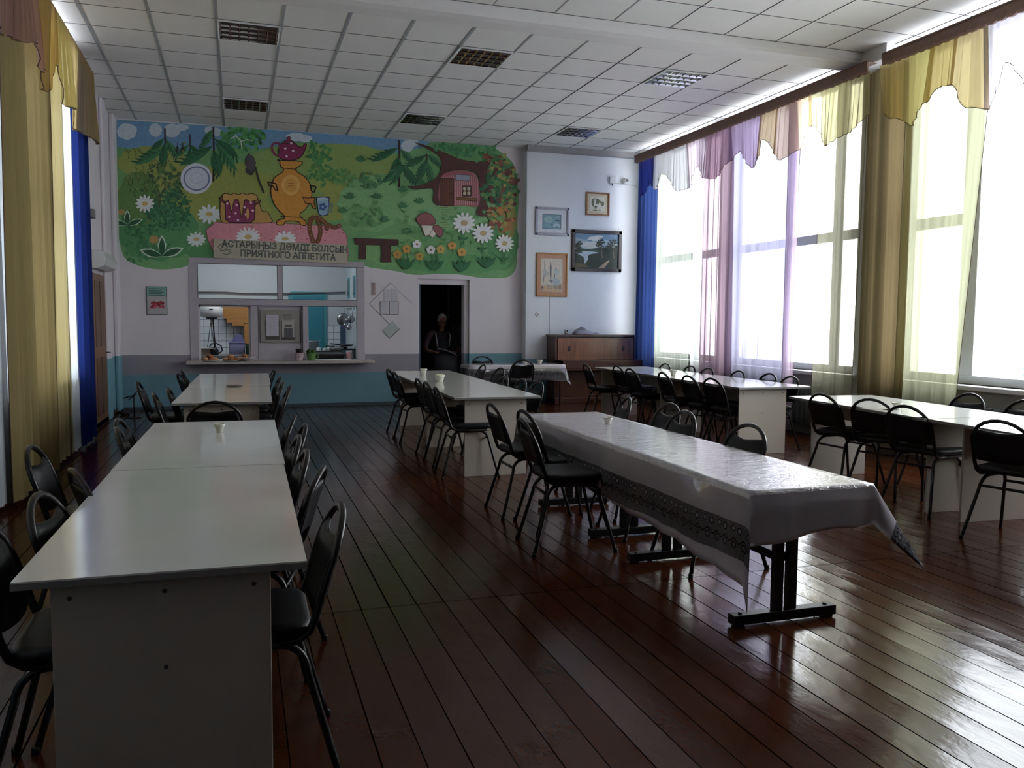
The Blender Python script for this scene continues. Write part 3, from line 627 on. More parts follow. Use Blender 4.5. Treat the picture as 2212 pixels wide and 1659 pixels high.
tag(B().rbox(-.11, .11, -.09, .09, 0, .2, .015).build('green_crate', M('dark_green_plastic', (20, 52, 36), .5), loc=(.24, 16.3, .84)), 'dark green plastic crate at the right of the left hatch opening', 'crate')
pt = thing('stock_pot', 'tall dull aluminium pot in front of the teal door', 'pot', (1.32, 16.2, .84))
b = B(); b.lathe([(.11, 0), (.12, .01), (.12, .24), (.125, .245), (.11, .246), (.11, .02)], n=24); b.build('body', M('aluminium', (160, 168, 172), .4, metal=.7), pt); b = B(); b.lathe([(.13, .246), (.12, .255), (.02, .27)], n=24); b.tube([(-.13, 0, .25), (-.17, 0, .27)], .008); b.tube([(.13, 0, .25), (.17, 0, .27)], .008); b.build('lid', m_steel, pt)
cup0 = None
def mk_cup(label, loc, grp, mat, h=.11, r=.04):
    c = thing('cup', label, 'cup', loc, 0, grp)
    b = B(); b.lathe([(r*.8, 0), (r, .01), (r, h), (r*.9, h), (r*.85, .02)], n=18); b.build('body', mat, c); b = B(); b.tube([(r, 0, h*.8), (r+.03, 0, h*.7), (r+.03, 0, h*.35), (r, 0, h*.25)], .005); b.build('handle', mat, c); return c
for i, (x, y, h) in enumerate(((1.42, 15.98, .14), (1.53, 16.0, .13), (1.62, 16.05, .15))):
    mk_cup(('white mug directly beside the aluminium pot', 'grey white mug between two others on the worktop', 'tallest mug of three, farthest from the aluminium pot')[i], (x, y, .84), 'mugs beside the pot', M('glazed_white', (200, 206, 210), .2) if i != 1 else M('glazed_grey', (176, 184, 190), .2), h)
mk_cup('pink cup on the counter at the right end of the hatch', (1.86, 15.05, .80), None, M('pink_glaze', (206, 160, 166), .3), .13, .045)
gr = thing('griddle_tray', 'large black roasting tray on the counter in the right opening', 'tray', (1.50, 15.12, .80))
b = B(); b.loft([[(-.30, -.1, 0), (.26, -.1, 0), (.24, .08, 0), (-.28, .08, 0)], [(-.34, -.13, .10), (.30, -.13, .10), (.24, .1, .13), (-.28, .1, .13)]], smooth=False); b.build('tray', m_black, gr, bevel=.008)
b = B(); b.tube([(-.34, -.13, .105), (.30, -.13, .105), (.24, .1, .135), (-.28, .1, .135)], .009, closed=True); b.build('rim', M('worn_dark_steel', (90, 90, 94), .3, metal=.8), gr)
tag(B().box(-.42, .34, -.1, .1, 0, .014).build('white_cutting_board', m_white, bevel=.003, loc=(1.52, 14.88, .80)), 'thin white board lying in front of the black roasting tray', 'cutting board')
for i in range(3):
    s_ = thing('plate', ('lowest plate of the small stack by the mugs', 'middle plate of the small stack by the mugs', 'top plate of the small stack by the mugs')[i], 'plate', (1.74, 15.95, .93+.014*i), 0, 'stack of white plates'); b = B(); b.lathe([(.06, 0), (.09, .004), (.14, .018), (.14, .021), (.08, .008)], n=24); b.build('dish', m_white, s_)
tag(B().box(-.1, .1, -.08, .08, 0, .09).build('tin_box', M('grey_tin', (120, 120, 124), .4), loc=(1.74, 15.97, .84)), 'grey tin box under the stack of plates', 'box')
for i, (x, y, z, a) in enumerate(((1.92, 16.2, .95, .1), (2.0, 16.02, 1.0, -.1))):
    p = thing('frying_pan', ('frying pan lower on the shelf in the kitchen corner', 'frying pan upper in the kitchen corner under the ladles')[i], 'pan', (x-.06, y, z), a, 'pans in the kitchen corner')
    b = B(); b.lathe([(.1, 0), (.13, .03), (.13, .034), (.1, .008)], n=24); b.build('bowl', M('worn_dark_steel', (90, 90, 94), .3, metal=.8), p); b = B(); b.tube([(-.12, 0, .03), (-.3, -.04, .05)], .012); b.build('handle', m_black, p)
sh = box('corner_shelf', M('dark_shelf', (60, 58, 60)), 1.72, 2.1, 15.95, 16.5, .925, .945); tag(sh, 'small dark shelf carrying pans in the kitchen corner', 'shelf')
rk = B(); rk.tube([(2.08, 16.0, 1.72), (2.08, 17.2, 1.72)], .008); tag(rk.build('utensil_rail', m_steel), 'steel rail for ladles on the kitchen side wall', 'rail')
for i, (y, l, r, nm, lb) in enumerate(((17.1, .12, .13, 'pan_lid', 'round steel lid hanging at the inner end of the utensil rail'), (16.75, .3, .055, 'ladle', 'long ladle hanging next to the round lid'), (16.45, .2, .05, 'skimmer', 'bright steel skimmer hanging in the middle of the rail'), (16.2, .33, .05, 'ladle', 'deep ladle hanging lower in the middle of the rail'), (15.9, .16, .07, 'strainer', 'steel strainer hanging at the hatch end of the rail'))):
    u = thing(nm, lb, nm.replace('_', ' '), (2.04, y, 1.72), 0, 'utensils on the kitchen rail'); b = B(); b.tube([(0, 0, 0), (0, 0, -l)], .007); b.build('handle', m_steel, u)
    b = B(); b.ell((-.03, 0, -l-r*.8), r, .03, r); b.build('bowl', m_steel, u)
# pastries and pots on the counter
m_bun = M('baked_bun', (150, 88, 44), .6, noise=.25, scale=30); m_bun2 = M('pale_bun', (190, 140, 100), .6, noise=.2, scale=30)
for i, (x, y) in enumerate(((-.44, 14.62), (-.12, 14.6), (.10, 14.72))):
    pl = thing('pastry_plate', ('plate for pastries at the left end of the hatch', 'plate for pastries in the middle of the left opening', 'plate for pastries next to the white bowl')[i], 'plate', (x, y, .80), 0, 'plates holding pastries'); b = B(); b.lathe([(.07, 0), (.1, .004), (.15, .02), (.15, .024), (.08, .008)], n=24); b.build('dish', m_white, pl)
    for k in range(6):
        a = k*1.26+i; q = (x+.075*cos(a), y+.06*sin(a), .835) if k < 5 else (x, y, .885)
        o = B().ell((0, 0, 0), .055, .05, .032, M4=Matrix.Rotation(a, 4, 'X') if 0 else None).build('pastry', m_bun if (k+i) % 3 else m_bun2, loc=q)
        tag(o, '%s bun %s on the %s pastry plate' % ('brown' if (k+i) % 3 else 'pale', 'on top of the heap' if k == 5 else 'in the ring', ('left', 'middle', 'right')[i]), 'bun', 'baked buns on plates at the hatch')
bw = thing('white_bowl', 'small white bowl by the hatch post beside the pastries', 'bowl', (.16, 14.56, .80)); B().lathe([(.05, 0), (.1, .05), (.12, .06), (.11, .06), (.04, .01)], n=24).build('bowl', m_white, bw)
for i, (x, mt, lb, m2) in enumerate(((.98, M('patterned_pot', (196, 180, 184), .4, noise=.35, scale=40), 'white patterned pot heaped with dark contents on the counter', M('dark_soil', (44, 22, 26), .7, noise=.3, scale=60)), (1.18, M('lime_pot', (104, 152, 86), .35, noise=.1), 'lime green pot with leafy top on the counter', M('leaf_green', (56, 96, 40), .6, noise=.4, scale=60)))):
    p = thing('counter_pot', lb, 'pot', (x, 14.66, .80)); b = B(); b.lathe([(.055, 0), (.06, .02), (.085, .13), (.09, .135), (.08, .135), (.05, .03)], n=20); b.build('pot', mt, p)
    b = B(); rr = random.Random(i)
    for k in range(14): b.ell((rr.uniform(-.055, .055), rr.uniform(-.05, .05), .13+rr.uniform(0, .05)), .03, .026, .022, 8, 5)
    b.build('contents', m2, p)
    b = B(); b.tube([(.08, 0, .12), (.12, 0, .1), (.11, 0, .05), (.07, 0, .04)], .007); b.build('handle', mt, p)

# ------------------------------------------------------------------ doorway, store room and woman
b = B(); b.box(DX0, 3.105, YB+.06, YB+T, 0, 2.139); b.box(3.93, DX1, YB+.06, YB+T, 0, 2.139); b.box(DX0, DX1, YB+.06, YB+T, 2.14, DZ)
struct(b.build('door_2', m_wall, bevel=.01))
struct(box('wall_store_left', M('store_blue_paint', (40, 66, 84), .6), 2.55, 2.75, YB+T, 17.6, 0, 2.7))
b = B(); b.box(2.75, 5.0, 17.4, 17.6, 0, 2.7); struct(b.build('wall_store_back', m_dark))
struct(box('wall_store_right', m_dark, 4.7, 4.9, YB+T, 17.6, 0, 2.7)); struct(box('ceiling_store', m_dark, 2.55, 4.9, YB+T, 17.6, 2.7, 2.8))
struct(box('trim_5', M('store_pale_edge', (150, 160, 166), .6), 4.02, 4.05, 16.55, 16.6, 1.55, 2.7)); struct(box('wall_store_partition', m_dark, 4.05, 4.7, 16.58, 16.66, 1.5, 2.7))
tag(box('store_window', M('store_dark_window', (26, 44, 52), .3), 3.75, 4.1, 17.36, 17.41, 1.35, 2.25), 'narrow dark teal window at the back of the store room', 'window')
struct(box('trim_6', M('store_blue_paint', (40, 66, 84), .6), 3.105, 3.16, YB+.2, YB+T+.3, 0, 2.14))
# seated woman (top of stool about .74 m)
wm = thing('person', 'woman in white kerchief and dark striped pinafore seated reading papers in the doorway', 'person', (3.66, 15.62, 0))
m_skin = M('skin', (112, 74, 60), .5, noise=.05); m_cloth = M('dark_maroon_sleeve', (40, 24, 34), .8); m_vest = M('navy_pinafore', (16, 17, 28), .8); m_ker = M('white_kerchief', (150, 148, 150), .8)
def fuse(o, vox=.011):
    md = o.modifiers.new('fuse', 'REMESH'); md.mode = 'VOXEL'; md.voxel_size = vox; md.use_smooth_shade = True
b = B()   # torso, arms and legs in dark clothes: one body
b.tube([(0, .03, .70), (0, .03, .82), (0, .0, 1.0), (0, -.02, 1.16), (0, -.03, 1.26), (0, -.04, 1.31)], [.20, .20, .185, .20, .15, .07], 16, flat=.72)
for s in (-1, 1):
    b.tube([(s*.13, -.03, 1.26), (s*.22, -.02, 1.22), (s*.30, -.06, 1.08), (s*.33, -.10, .98)], [.08, .078, .062, .055], 12)
    b.tube([(s*.11, .02, .78), (s*.14, -.22, .80), (s*.15, -.42, .78), (s*.14, -.44, .5), (s*.13, -.42, .12)], [.12, .11, .085, .075, .055], 12)
    b.tube([(s*.13, -.40, .08), (s*.14, -.54, .04)], [.05, .035], 10)
o = b.build('dress', m_cloth, wm); fuse(o, .014)
b = B()   # body under the clothes
b.tube([(0, .03, .72), (0, .0, 1.0), (0, -.02, 1.16), (0, -.03, 1.25), (0, -.045, 1.30)], [.17, .16, .17, .12, .055], 14, flat=.72)
for s in (-1, 1): b.tube([(s*.10, -.03, 1.24), (s*.21, -.02, 1.21), (s*.30, -.06, 1.08), (s*.33, -.09, .99)], [.06, .055, .05, .046], 10)
hm = Matrix.Rotation(radians(26), 4, 'X')
b.tube([(0, -.045, 1.27), (0, -.07, 1.36), (0, -.085, 1.42)], [.055, .05, .055], 12)
b.ell((0, -.10, 1.47), .078, .095, .115, 16, 12, hm); b.ell((0, -.165, 1.405), .045, .04, .04); b.ell((0, -.203, 1.455), .014, .022, .026, 8, 6); b.ell((0, -.19, 1.405), .026, .012, .008, 8, 6)
for s in (-1, 1):
    b.ell((s*.08, -.09, 1.46), .012, .02, .032, 8, 6); b.ell((s*.032, -.18, 1.485), .02, .012, .008, 8, 6)
    b.tube([(s*.33, -.09, .99), (s*.31, -.2, .93), (s*.22, -.32, .91)], [.047, .042, .028], 10)
    b.ell((s*.185, -.355, .91), .045, .05, .02, 10, 8)
    for k, l in enumerate((.052, .064, .06, .046)):
        fx = s*(.205-.02*k); b.tube([(fx, -.385, .912), (fx-s*.012, -.385-l*.6, .905), (fx-s*.018, -.385-l*.8, .885)], [.0095, .009, .0075], 6)
    b.tube([(s*.15, -.345, .915), (s*.12, -.365, .915), (s*.105, -.385, .905)], [.012, .011, .008], 6)
o = b.build('body', m_skin, wm); fuse(o, .007)
b = B()
for s in (-1, 1): b.ell((s*.032, -.186, 1.478), .012, .008, .006, 8, 6)
b.build('eyes', m_black, wm)
b = B(); b.ell((0, -.085, 1.50), .094, .108, .115, 18, 12, hm); o = b.build('kerchief', m_ker, wm); o.location = (0, .016, .012)
b = B(); b.tube([(0, .02, .76), (0, -.01, .95), (0, -.035, 1.12), (0, -.045, 1.2)], [.215, .205, .215, .17], 18, flat=.74); b.tube([(0, -.02, .78), (0, -.25, .84), (0, -.46, .80), (0, -.5, .45)], [.24, .25, .24, .25], 18, flat=.5); b.build('pinafore', m_vest, wm)
b = B()
for s in (-1, 1): b.tube([(s*.13, -.135, 1.25), (s*.135, -.178, 1.18), (s*.12, -.19, 1.08), (s*.11, -.18, 1.0)], .014, 6)
for s in (-1, 1): b.ell((s*.05, -.14, 1.245), .02, .012, .012, 8, 6)
b.build('white_piping', m_ker, wm)
pp = B(); rows = []
for i in range(9):
    t = i/8; rows.append([(3.66-.20+.36*t, 15.20-.10*j, .955-.10*t*t+.02*j-.02*j*t) for j in range(3)])
pp.loft(rows, False, False); o = pp.build('paper_sheet', M('reading_paper', (190, 190, 206), .8)); md = o.modifiers.new('thick', 'SOLIDIFY'); md.thickness = .002
tag(o, 'curling white papers held by the woman in the doorway', 'papers')
st = thing('stool', 'dark stool under the seated woman in the doorway', 'stool', (3.66, 15.66, 0)); B().rbox(-.2, .2, -.2, .2, .64, .69, .03).build('seat', m_black, st)
b = B(); [b.tube([(sx*.17, sy*.17, .64), (sx*.2, sy*.2, 0)], .014) for sx in (-1, 1) for sy in (-1, 1)]; b.build('leg', m_black, st)
tag(box('store_shelf', M('pale_boxes', (128, 132, 138), .8, noise=.15), 4.05, 4.5, 16.2, 16.5, .0, 1.42), 'pale cupboard behind stacked chairs in the store room', 'cupboard')

# ------------------------------------------------------------------ chairs
CS = 1.075
def chair_proto():
    r = thing('dining_chair', 'x', 'chair', (0, 0, 0), 0, 'x')
    # hoop: rails under the seat rising into an arched back
    side = [(.13, .425), (-.10, .425), (-.155, .43), (-.19, .455), (-.208, .50), (-.225, .56), (-.25, .64)]
    def P(x, y, z): return (x, y, z)
    L = [P(-.165-.02*min(1, i/4), y, z) for i, (y, z) in enumerate(side)]
    arch = []
    for k in range(1, 12):
        t = pi*k/12; s_ = .155*sin(t); arch.append(P(-.188*cos(t)*(1-.0*s_), -.25-.058*(s_/.155), .64+s_*1.0))
    R_ = [P(-x, y, z) for x, y, z in L][::-1]
    B().tube(L+arch+R_, .0125, 8, flat=1).build('back_frame', m_tube, r)
    # backrest pad inside the hoop
    b = B(); rings = []
    for k in range(13):
        t = k/12; z = .515+.215*t; hw = .172 if z < .64 else .172*sqrt(max(.02, 1-((z-.64)/.158)**2))
        y = -.207-(z-.5)*.29; dz = 0
        th = .016 if 0 < k < 12 else .007
        ring = []
        for j in range(17):
            u = -1+2*j/16; zz = z-(.016*(1-u*u) if k > 9 else 0)*(k-9)/3 + (.012*(u*u) if k == 0 else 0)
            ring.append((hw*u, y+.022*(1-u*u)-th*sqrt(max(.15, 1-u**6))-.012, zz))
        for j in range(17):
            u = 1-2*j/16; zz = z-(.016*(1-u*u) if k > 9 else 0)*(k-9)/3+ (.012*(u*u) if k == 0 else 0)
            ring.append((hw*u, y+.022*(1-u*u)+th*sqrt(max(.15, 1-u**6))-.012, zz))
        rings.append(ring)
    b.loft(rings, True, True); b.build('backrest', m_vinyl, r)
    # seat cushion
    b = B(); rings = []
    out = []
    for cx, cy, a, rr in ((.12, .12, 0, .09), (-.12, .12, 90, .09), (-.13, -.13, 180, .07), (.13, -.13, 270, .07)):
        for i in range(6): t = radians(a+90*i/5); out.append((cx+rr*cos(t), cy+rr*sin(t)))
    for z, s_ in ((.44, .90), (.444, .97), (.455, 1.0), (.47, 1.0), (.481, .965), (.486, .88)): rings.append([(x*s_, y*s_, z-(.006 if s_ == .88 else 0)*0) for x, y in out])
    b.loft(rings); b.build('seat', m_vinyl, r)
    def side_hoop(s):                       # inverted U standing in the side plane, splayed a little outward
        zt, rr_, xt, xf = .412, .085, .150, .215; yr, yf_, r0, f0 = -.275, .235, -.185, .150
        X = lambda z: s*(xf+(xt-xf)*z/zt); pts = []
        for k in range(5): t = k/4; z = .004+(zt-rr_-.004)*t; pts.append((X(z), yr+(r0-yr)*z/(zt-rr_), z))
        for k in range(1, 8): a = pi-pi/2*k/7; z = zt-rr_+rr_*sin(a); pts.append((X(z), r0+rr_+rr_*cos(a), z))
        for k in range(0, 8): a = pi/2-pi/2*k/7; z = zt-rr_+rr_*sin(a); pts.append((X(z), f0-rr_+rr_*cos(a), z))
        for k in range(1, 5): t = 1-k/4; z = .004+(zt-rr_-.004)*t; pts.append((X(z), yf_+(f0-yf_)*z/(zt-rr_), z))
        return pts
    for s in (-1, 1):
        f1 = B().tube(side_hoop(s), .0115, 8).build('leg_hoop', m_tube, r)
        for y in (.235, -.275): B().lathe([(.0135, 0), (.0135, .02), (.012, .025)], (s*.215, y, 0), 10).build('rubber_foot', m_black, f1)
    for y, z in ((-.178, .352), (.142, .352)): B().tube([(-.157, y, z), (.157, y, z)], .0095, 6).build('cross_bar', m_tube, r)
    r.scale = (CS, CS, CS); return r
PROTO = chair_proto(); USED = [False]
def chair(tx, ty, face, label, group):
    """tx, ty: where the top of the arched back stands; face: heading in degrees (0 = +Y)"""
    a = radians(face); fx, fy = -sin(a), cos(a)
    loc = (tx+fx*.328, ty+fy*.328, 0)
    if not USED[0]:
        USED[0] = True; PROTO.location = loc; PROTO.rotation_euler = (0, 0, a); PROTO['label'] = label; PROTO['group'] = group; return PROTO
    return dup(PROTO, loc, a, label, group)
ORD = {1: ['alone'], 2: ['nearer of two', 'farther of two'], 3: ['nearest of three', 'middle of three', 'farthest of three'],
       4: ['nearest of four', 'second nearest of four', 'third nearest of four', 'farthest of four'],
       5: ['nearest of five', 'second nearest of five', 'middle of five', 'fourth nearest of five', 'farthest of five'],
       6: ['nearest of six', 'second nearest of six', 'third nearest of six', 'fourth nearest of six', 'fifth nearest of six', 'farthest of six']}
def chair_row(lst, side):
    for (x, y, a), w_ in zip(lst, ORD[len(lst)]): chair(x, y, a, 'black arch-backed chair, %s %s' % (w_, side), 'chairs '+side)
RG, LF = -90, 90
chair_row([(-.78, 2.95, RG), (-.70, 3.40, RG-4), (-.67, 3.92, RG+20), (-.99, 4.69, RG), (-.68, 5.37, RG+6), (-.73, 5.80, RG-3)], 'on the curtain side of the near left table')
chair_row([(.33, 2.93, LF), (.34, 3.70, LF-14), (.31, 4.20, LF), (.31, 4.74, LF), (.38, 5.25, LF), (.35, 5.76, LF-6)], 'on the aisle side of the near left table')
chair_row([(-.70, 7.85, RG+2), (-.62, 8.38, RG), (-.97, 9.24, RG), (-.66, 10.5, RG+14), (-.66, 11.1, RG+8)], 'on the wall side of the far left table')
chair_row([(.42, 7.85, LF), (.47, 8.38, LF), (.43, 8.88, LF), (.44, 9.75, LF), (.43, 11.1, LF-10)], 'on the aisle side of the far left table')
chair(-.18, 6.88, 0, 'black arch-backed chair between the two left tables, back to the camera', 'chair at the head of the far left table')
chair_row([(1.80, 7.92, RG-4), (1.85, 8.60, RG), (1.86, 9.08, RG), (1.83, 10.35, RG), (1.86, 10.95, RG+3)], 'on the aisle side of the middle white table')
chair_row([(3.02, 8.35, LF), (3.0, 8.84, LF), (2.95, 9.33, LF), (3.40, 10.95, LF+6), (3.40, 11.8, LF)], 'on the far side of the middle white table')
chair(4.43, 13.03, 0, 'black chair in front of the small patterned tablecloth, back to the camera', 'chairs at the small cloth-covered table')
chair(4.16, 14.55, 180, 'black chair behind the small cloth-covered table, facing the camera', 'chairs at the small cloth-covered table')
chair_row([(1.76, 5.20, RG-5), (1.94, 5.71, RG+2), (1.85, 6.22, RG)], 'on the aisle side of the long shiny tablecloth')
chair_row([(3.07, 4.56, LF+4), (3.07, 5.37, LF), (3.24, 5.90, LF), (3.14, 6.46, LF-14)], 'on the window side of the long shiny tablecloth')
chair_row([(5.17, 8.50, RG+4), (5.14, 8.98, RG), (5.14, 9.62, RG-4), (5.10, 10.48, RG), (5.24, 11.2, RG), (4.97, 11.72, RG-6)], 'at the room side of the middle-window table')
chair_row([(6.34, 8.60, LF), (6.44, 9.18, LF), (6.34, 9.72, LF), (6.28, 10.39, LF), (6.34, 10.98, LF), (6.30, 11.67, LF)], 'at the window side of the middle-window table')
chair_row([(4.84, 4.33, RG+16), (4.98, 5.32, RG+10), (5.12, 5.86, RG+20), (5.04, 6.40, RG+4)], 'on the room side of the right-hand table')
chair_row([(6.40, 5.45, LF), (6.46, 6.10, LF)], 'on the window side of the right-hand table')
# two more stacked in the store room
chair(4.22, 15.95, 100, 'black chair stored upright behind the seated woman', 'chairs in the store room')

# ------------------------------------------------------------------ white chipboard tables
TZ = .775
def table(cx, y0, y1, wd, ins, pw, off, rot, label, piv):
    """piv: world point of local origin; local y runs along the table"""
    r = thing('dining_table', label, 'table', (piv[0], piv[1], 0), radians(rot), 'white chipboard dining tables')
    b = B(); b.box(cx-wd/2, cx+wd/2, y0+.003, y1-.003, TZ-.018, TZ); b.k = 1; b.box(cx-wd/2-.001, cx+wd/2+.001, y0+.002, y1-.002, TZ-.024, TZ-.005)
    b.build('tabletop', [m_lam, m_lamedge], r)
    for yy in (y0+ins, y1-ins):
        b = B(); b.box(cx+off-pw/2, cx+off+pw/2, yy-.009, yy+.009, 0, TZ-.024); p = b.build('end_panel', m_panel, r, bevel=.002)
        b = B(); s = -1 if yy < (y0+y1)/2 else 1
        for dx, z in ((-pw*.42, .70), (0, .70), (pw*.42, .70), (0, .47)): b.lathe([(.007, 0), (.006, .003)], (cx+off+dx, yy+s*.009, z), 8, Matrix.Rotation(s*-pi/2, 4, 'X'))
        b.build('screw', m_gapd, p)
    b = B(); b.box(cx+off-.008, cx+off+.008, y0+ins+.009, y1-ins-.009, .56, TZ-.024); b.build('apron', m_panel, r)
    return r
table(0, 0, 1.78, .79, .07, .60, -.01, -.7, 'long white table in the left foreground, front half with the wide end panel', (-.208, 2.56))
table(0, 0, 1.94, .80, .07, .60, -.01, -.8, 'white table continuing behind the left foreground one, small glass on it', (-.185, 4.345))
table(0, 0, 2.02, .83, .09, .63, -.01, -1.2, 'white table at far left behind the single chair, front half', (-.135, 7.72))
table(0, 0, 2.0, .86, .09, .63, 0, -1.2, 'white table nearest the serving hatch, at the far end of the left row', (-.09, 9.745))
table(0, 0, 2.1, .86, .09, .62, .0, -1.4, 'middle white table, near half with the bare cream end panel', (2.36, 7.68))
table(0, 0, 2.1, .88, .09, .62, .02, -1.4, 'middle white table, far half carrying the glass of napkins', (2.41, 9.785))
table(0, 0, 2.1, .94, .1, .62, -.1, -.6, 'white table by the middle window, near half with a square end panel', (5.79, 8.14))
table(0, 0, 2.1, .90, .1, .62, -.06, -.6, 'white table by the middle window, far half near the piano', (5.83, 10.245))
table(0, 0, 1.95, .93, .16, .6, 0, -5.5, 'right-hand white table, far half beside the beige curtained column', (5.47, 5.10))
table(0, 0, 1.95, .93, .16, .6, .02, -5.5, 'right-hand white table, near half cut by the photo edge', (5.30, 3.14))

# ------------------------------------------------------------------ folding tables and cloths
def folding(x0, x1, y0, y1, z, ys, label):
    r = thing('folding_table', label, 'table', ((x0+x1)/2, (y0+y1)/2, 0), 0, 'folding tables under cloths'); cx, cy = (x0+x1)/2, (y0+y1)/2; hw = (x1-x0)/2
    B().box(-hw, hw, y0-cy, y1-cy, z-.025, z).build('tabletop', m_lamedge, r)
    for y in ys:
        b = B(); y -= cy
        b.box(-.30, .30, y-.03, y+.03, .012, .062); [b.box(s*.3-.04*s-.02, s*.3-.04*s+.02, y-.03, y+.03, 0, .014) for s in (-1, 1)]; [b.lathe([(.012, 0), (.01, .008)], (s*.25, y, .062), 10) for s in (-1, -.1, 1)]
        b.build('foot_bar', m_black, r, bevel=.004)
        for s in (-1, 1): B().box(s*.04-.025, s*.04+.025, y-.02, y+.02, .062, z-.06).build('leg', m_black, r, bevel=.003)
        B().box(-.28, .28, y-.02, y+.02, z-.065, z-.025).build('top_bar', m_black, r)
    ya, yb = ys[0]-cy, ys[1]-cy; b = B(); b.box(-.03, .03, ya+.02, yb-.02, .30, .345); b.build('stretcher', m_black, r)
    return r
folding(2.27, 2.92, 3.36, 4.98, .712, (3.53, 4.68), 'black framed folding table under the near half of the shiny cloth')
folding(2.27, 2.92, 5.02, 6.66, .712, (5.30, 6.32), 'black framed folding table under the far half of the shiny cloth')
folding(3.68, 5.34, 13.58, 14.1, .745, (13.68, 14.0), 'folding table under the small patterned cloth by the piano')
def cloth_mat(name, wrinkle=1., b0=.16, b1=.33, gloss=.16):
    g = NG(name); uv = g.N.new('ShaderNodeUVMap'); sp = g.N.new('ShaderNodeSeparateXYZ'); g.K.new(uv.outputs[0], sp.inputs[0]); u, v = sp.outputs[0], sp.outputs[1]
    # u along the edge (m), v = distance below the table edge (m), negative on top
    inb = g.mth('MULTIPLY', g.mth('GREATER_THAN', v, b0), g.mth('LESS_THAN', v, b1))
    def rings(period, vc, r0, r1, sh=0.):
        fu = g.mth('SUBTRACT', g.mth('FRACT', g.mth('ADD', g.mth('DIVIDE', u, period), sh)), .5); du = g.mth('MULTIPLY', fu, period); dv = g.mth('SUBTRACT', v, vc)
        d = g.mth('SQRT', g.mth('ADD', g.mth('MULTIPLY', du, du), g.mth('MULTIPLY', dv, dv)))
        return g.mth('LESS_THAN', d, r0), g.mth('LESS_THAN', d, r1)
    o1, i1 = rings(.12, b0+.030, .015, .010); o2, i2 = rings(.12, b0+.036, .018, .012, .42)
    zz = g.mth('ABSOLUTE', g.mth('SUBTRACT', g.mth('FRACT', g.mth('DIVIDE', u, .075)), .5))
    zig = g.mth('ABSOLUTE', g.mth('SUBTRACT', g.mth('SUBTRACT', v, b0+.075), g.mth('MULTIPLY', zz, .05)))
    zl = g.mth('LESS_THAN', zig, .0045)
    o3, i3 = rings(.075, b0+.108, .018, .011)
    fl = g.mth('GREATER_THAN', g.noise(160, 2), .56); low = g.mth('GREATER_THAN', v, b1-.04)
    grey = L3((208, 203, 208)); dk = L3((104, 102, 106)); pale = L3((170, 168, 172))
    band = g.mix(fl, dk, L3((136, 134, 138)))
    for m_, c_ in ((o1, L3((30, 30, 32))), (i1, pale), (o2, L3((30, 30, 32))), (i2, pale), (zl, L3((24, 24, 26))), (o3, L3((34, 34, 36))), (i3, L3((120, 118, 122)))): band = g.mix(m_, band, c_)
    c = g.mix(inb, grey, band); g.K.new(c, g.b.inputs['Base Color'])
    g.b.inputs['Roughness'].default_value = gloss; g.b.inputs['Specular IOR Level'].default_value = .8; g.b.inputs['Coat Weight'].default_value = 1; g.b.inputs['Coat Roughness'].default_value = .08; g.b.inputs['Coat IOR'].default_value = 1.7
    nv = g.mapv((1, 1, 1)); w1 = g.noise(5, 4, nv, .6); 
    vn = g.N.new('ShaderNodeTexVoronoi'); vn.feature = 'DISTANCE_TO_EDGE'; vn.inputs['Scale'].default_value = 5
    wv = g.N.new('ShaderNodeVectorMath'); wv.operation = 'ADD'; nz = g.N.new('ShaderNodeTexNoise'); nz.inputs['Scale'].default_value = 6; g.K.new(nv, nz.inputs['Vector']); g.K.new(nv, wv.inputs[0]); g.K.new(nz.outputs['Color'], wv.inputs[1]); g.K.new(wv.outputs[0], vn.inputs['Vector'])
    cr = g.mth('MINIMUM', vn.outputs['Distance'], .10)
    ontop = g.mth('LESS_THAN', v, .0)
    h = g.mth('ADD', g.mth('MULTIPLY', w1, .5), g.mth('MULTIPLY', g.mth('MULTIPLY', cr, 1.6), ontop))
    h = g.mth('ADD', h, g.mth('MULTIPLY', g.mth('MULTIPLY', g.noise(9, 5, g.mapv((.5, 2.2, 1)), .68), 2.4), ontop))
    g.bump(h, .55*wrinkle, .012)
    ts = g.N.new('ShaderNodeBsdfTranslucent'); g.K.new(c, ts.inputs[0]); mxs = g.N.new('ShaderNodeMixShader'); mxs.inputs[0].default_value = .38
    g.put(mxs.inputs[0], g.mth('MULTIPLY', .38, g.mth('GREATER_THAN', v, .0))); g.K.new(g.b.outputs[0], mxs.inputs[1]); g.K.new(ts.outputs[0], mxs.inputs[2]); g.K.new(mxs.outputs[0], g.N['Material Output'].inputs[0])
    return g.m
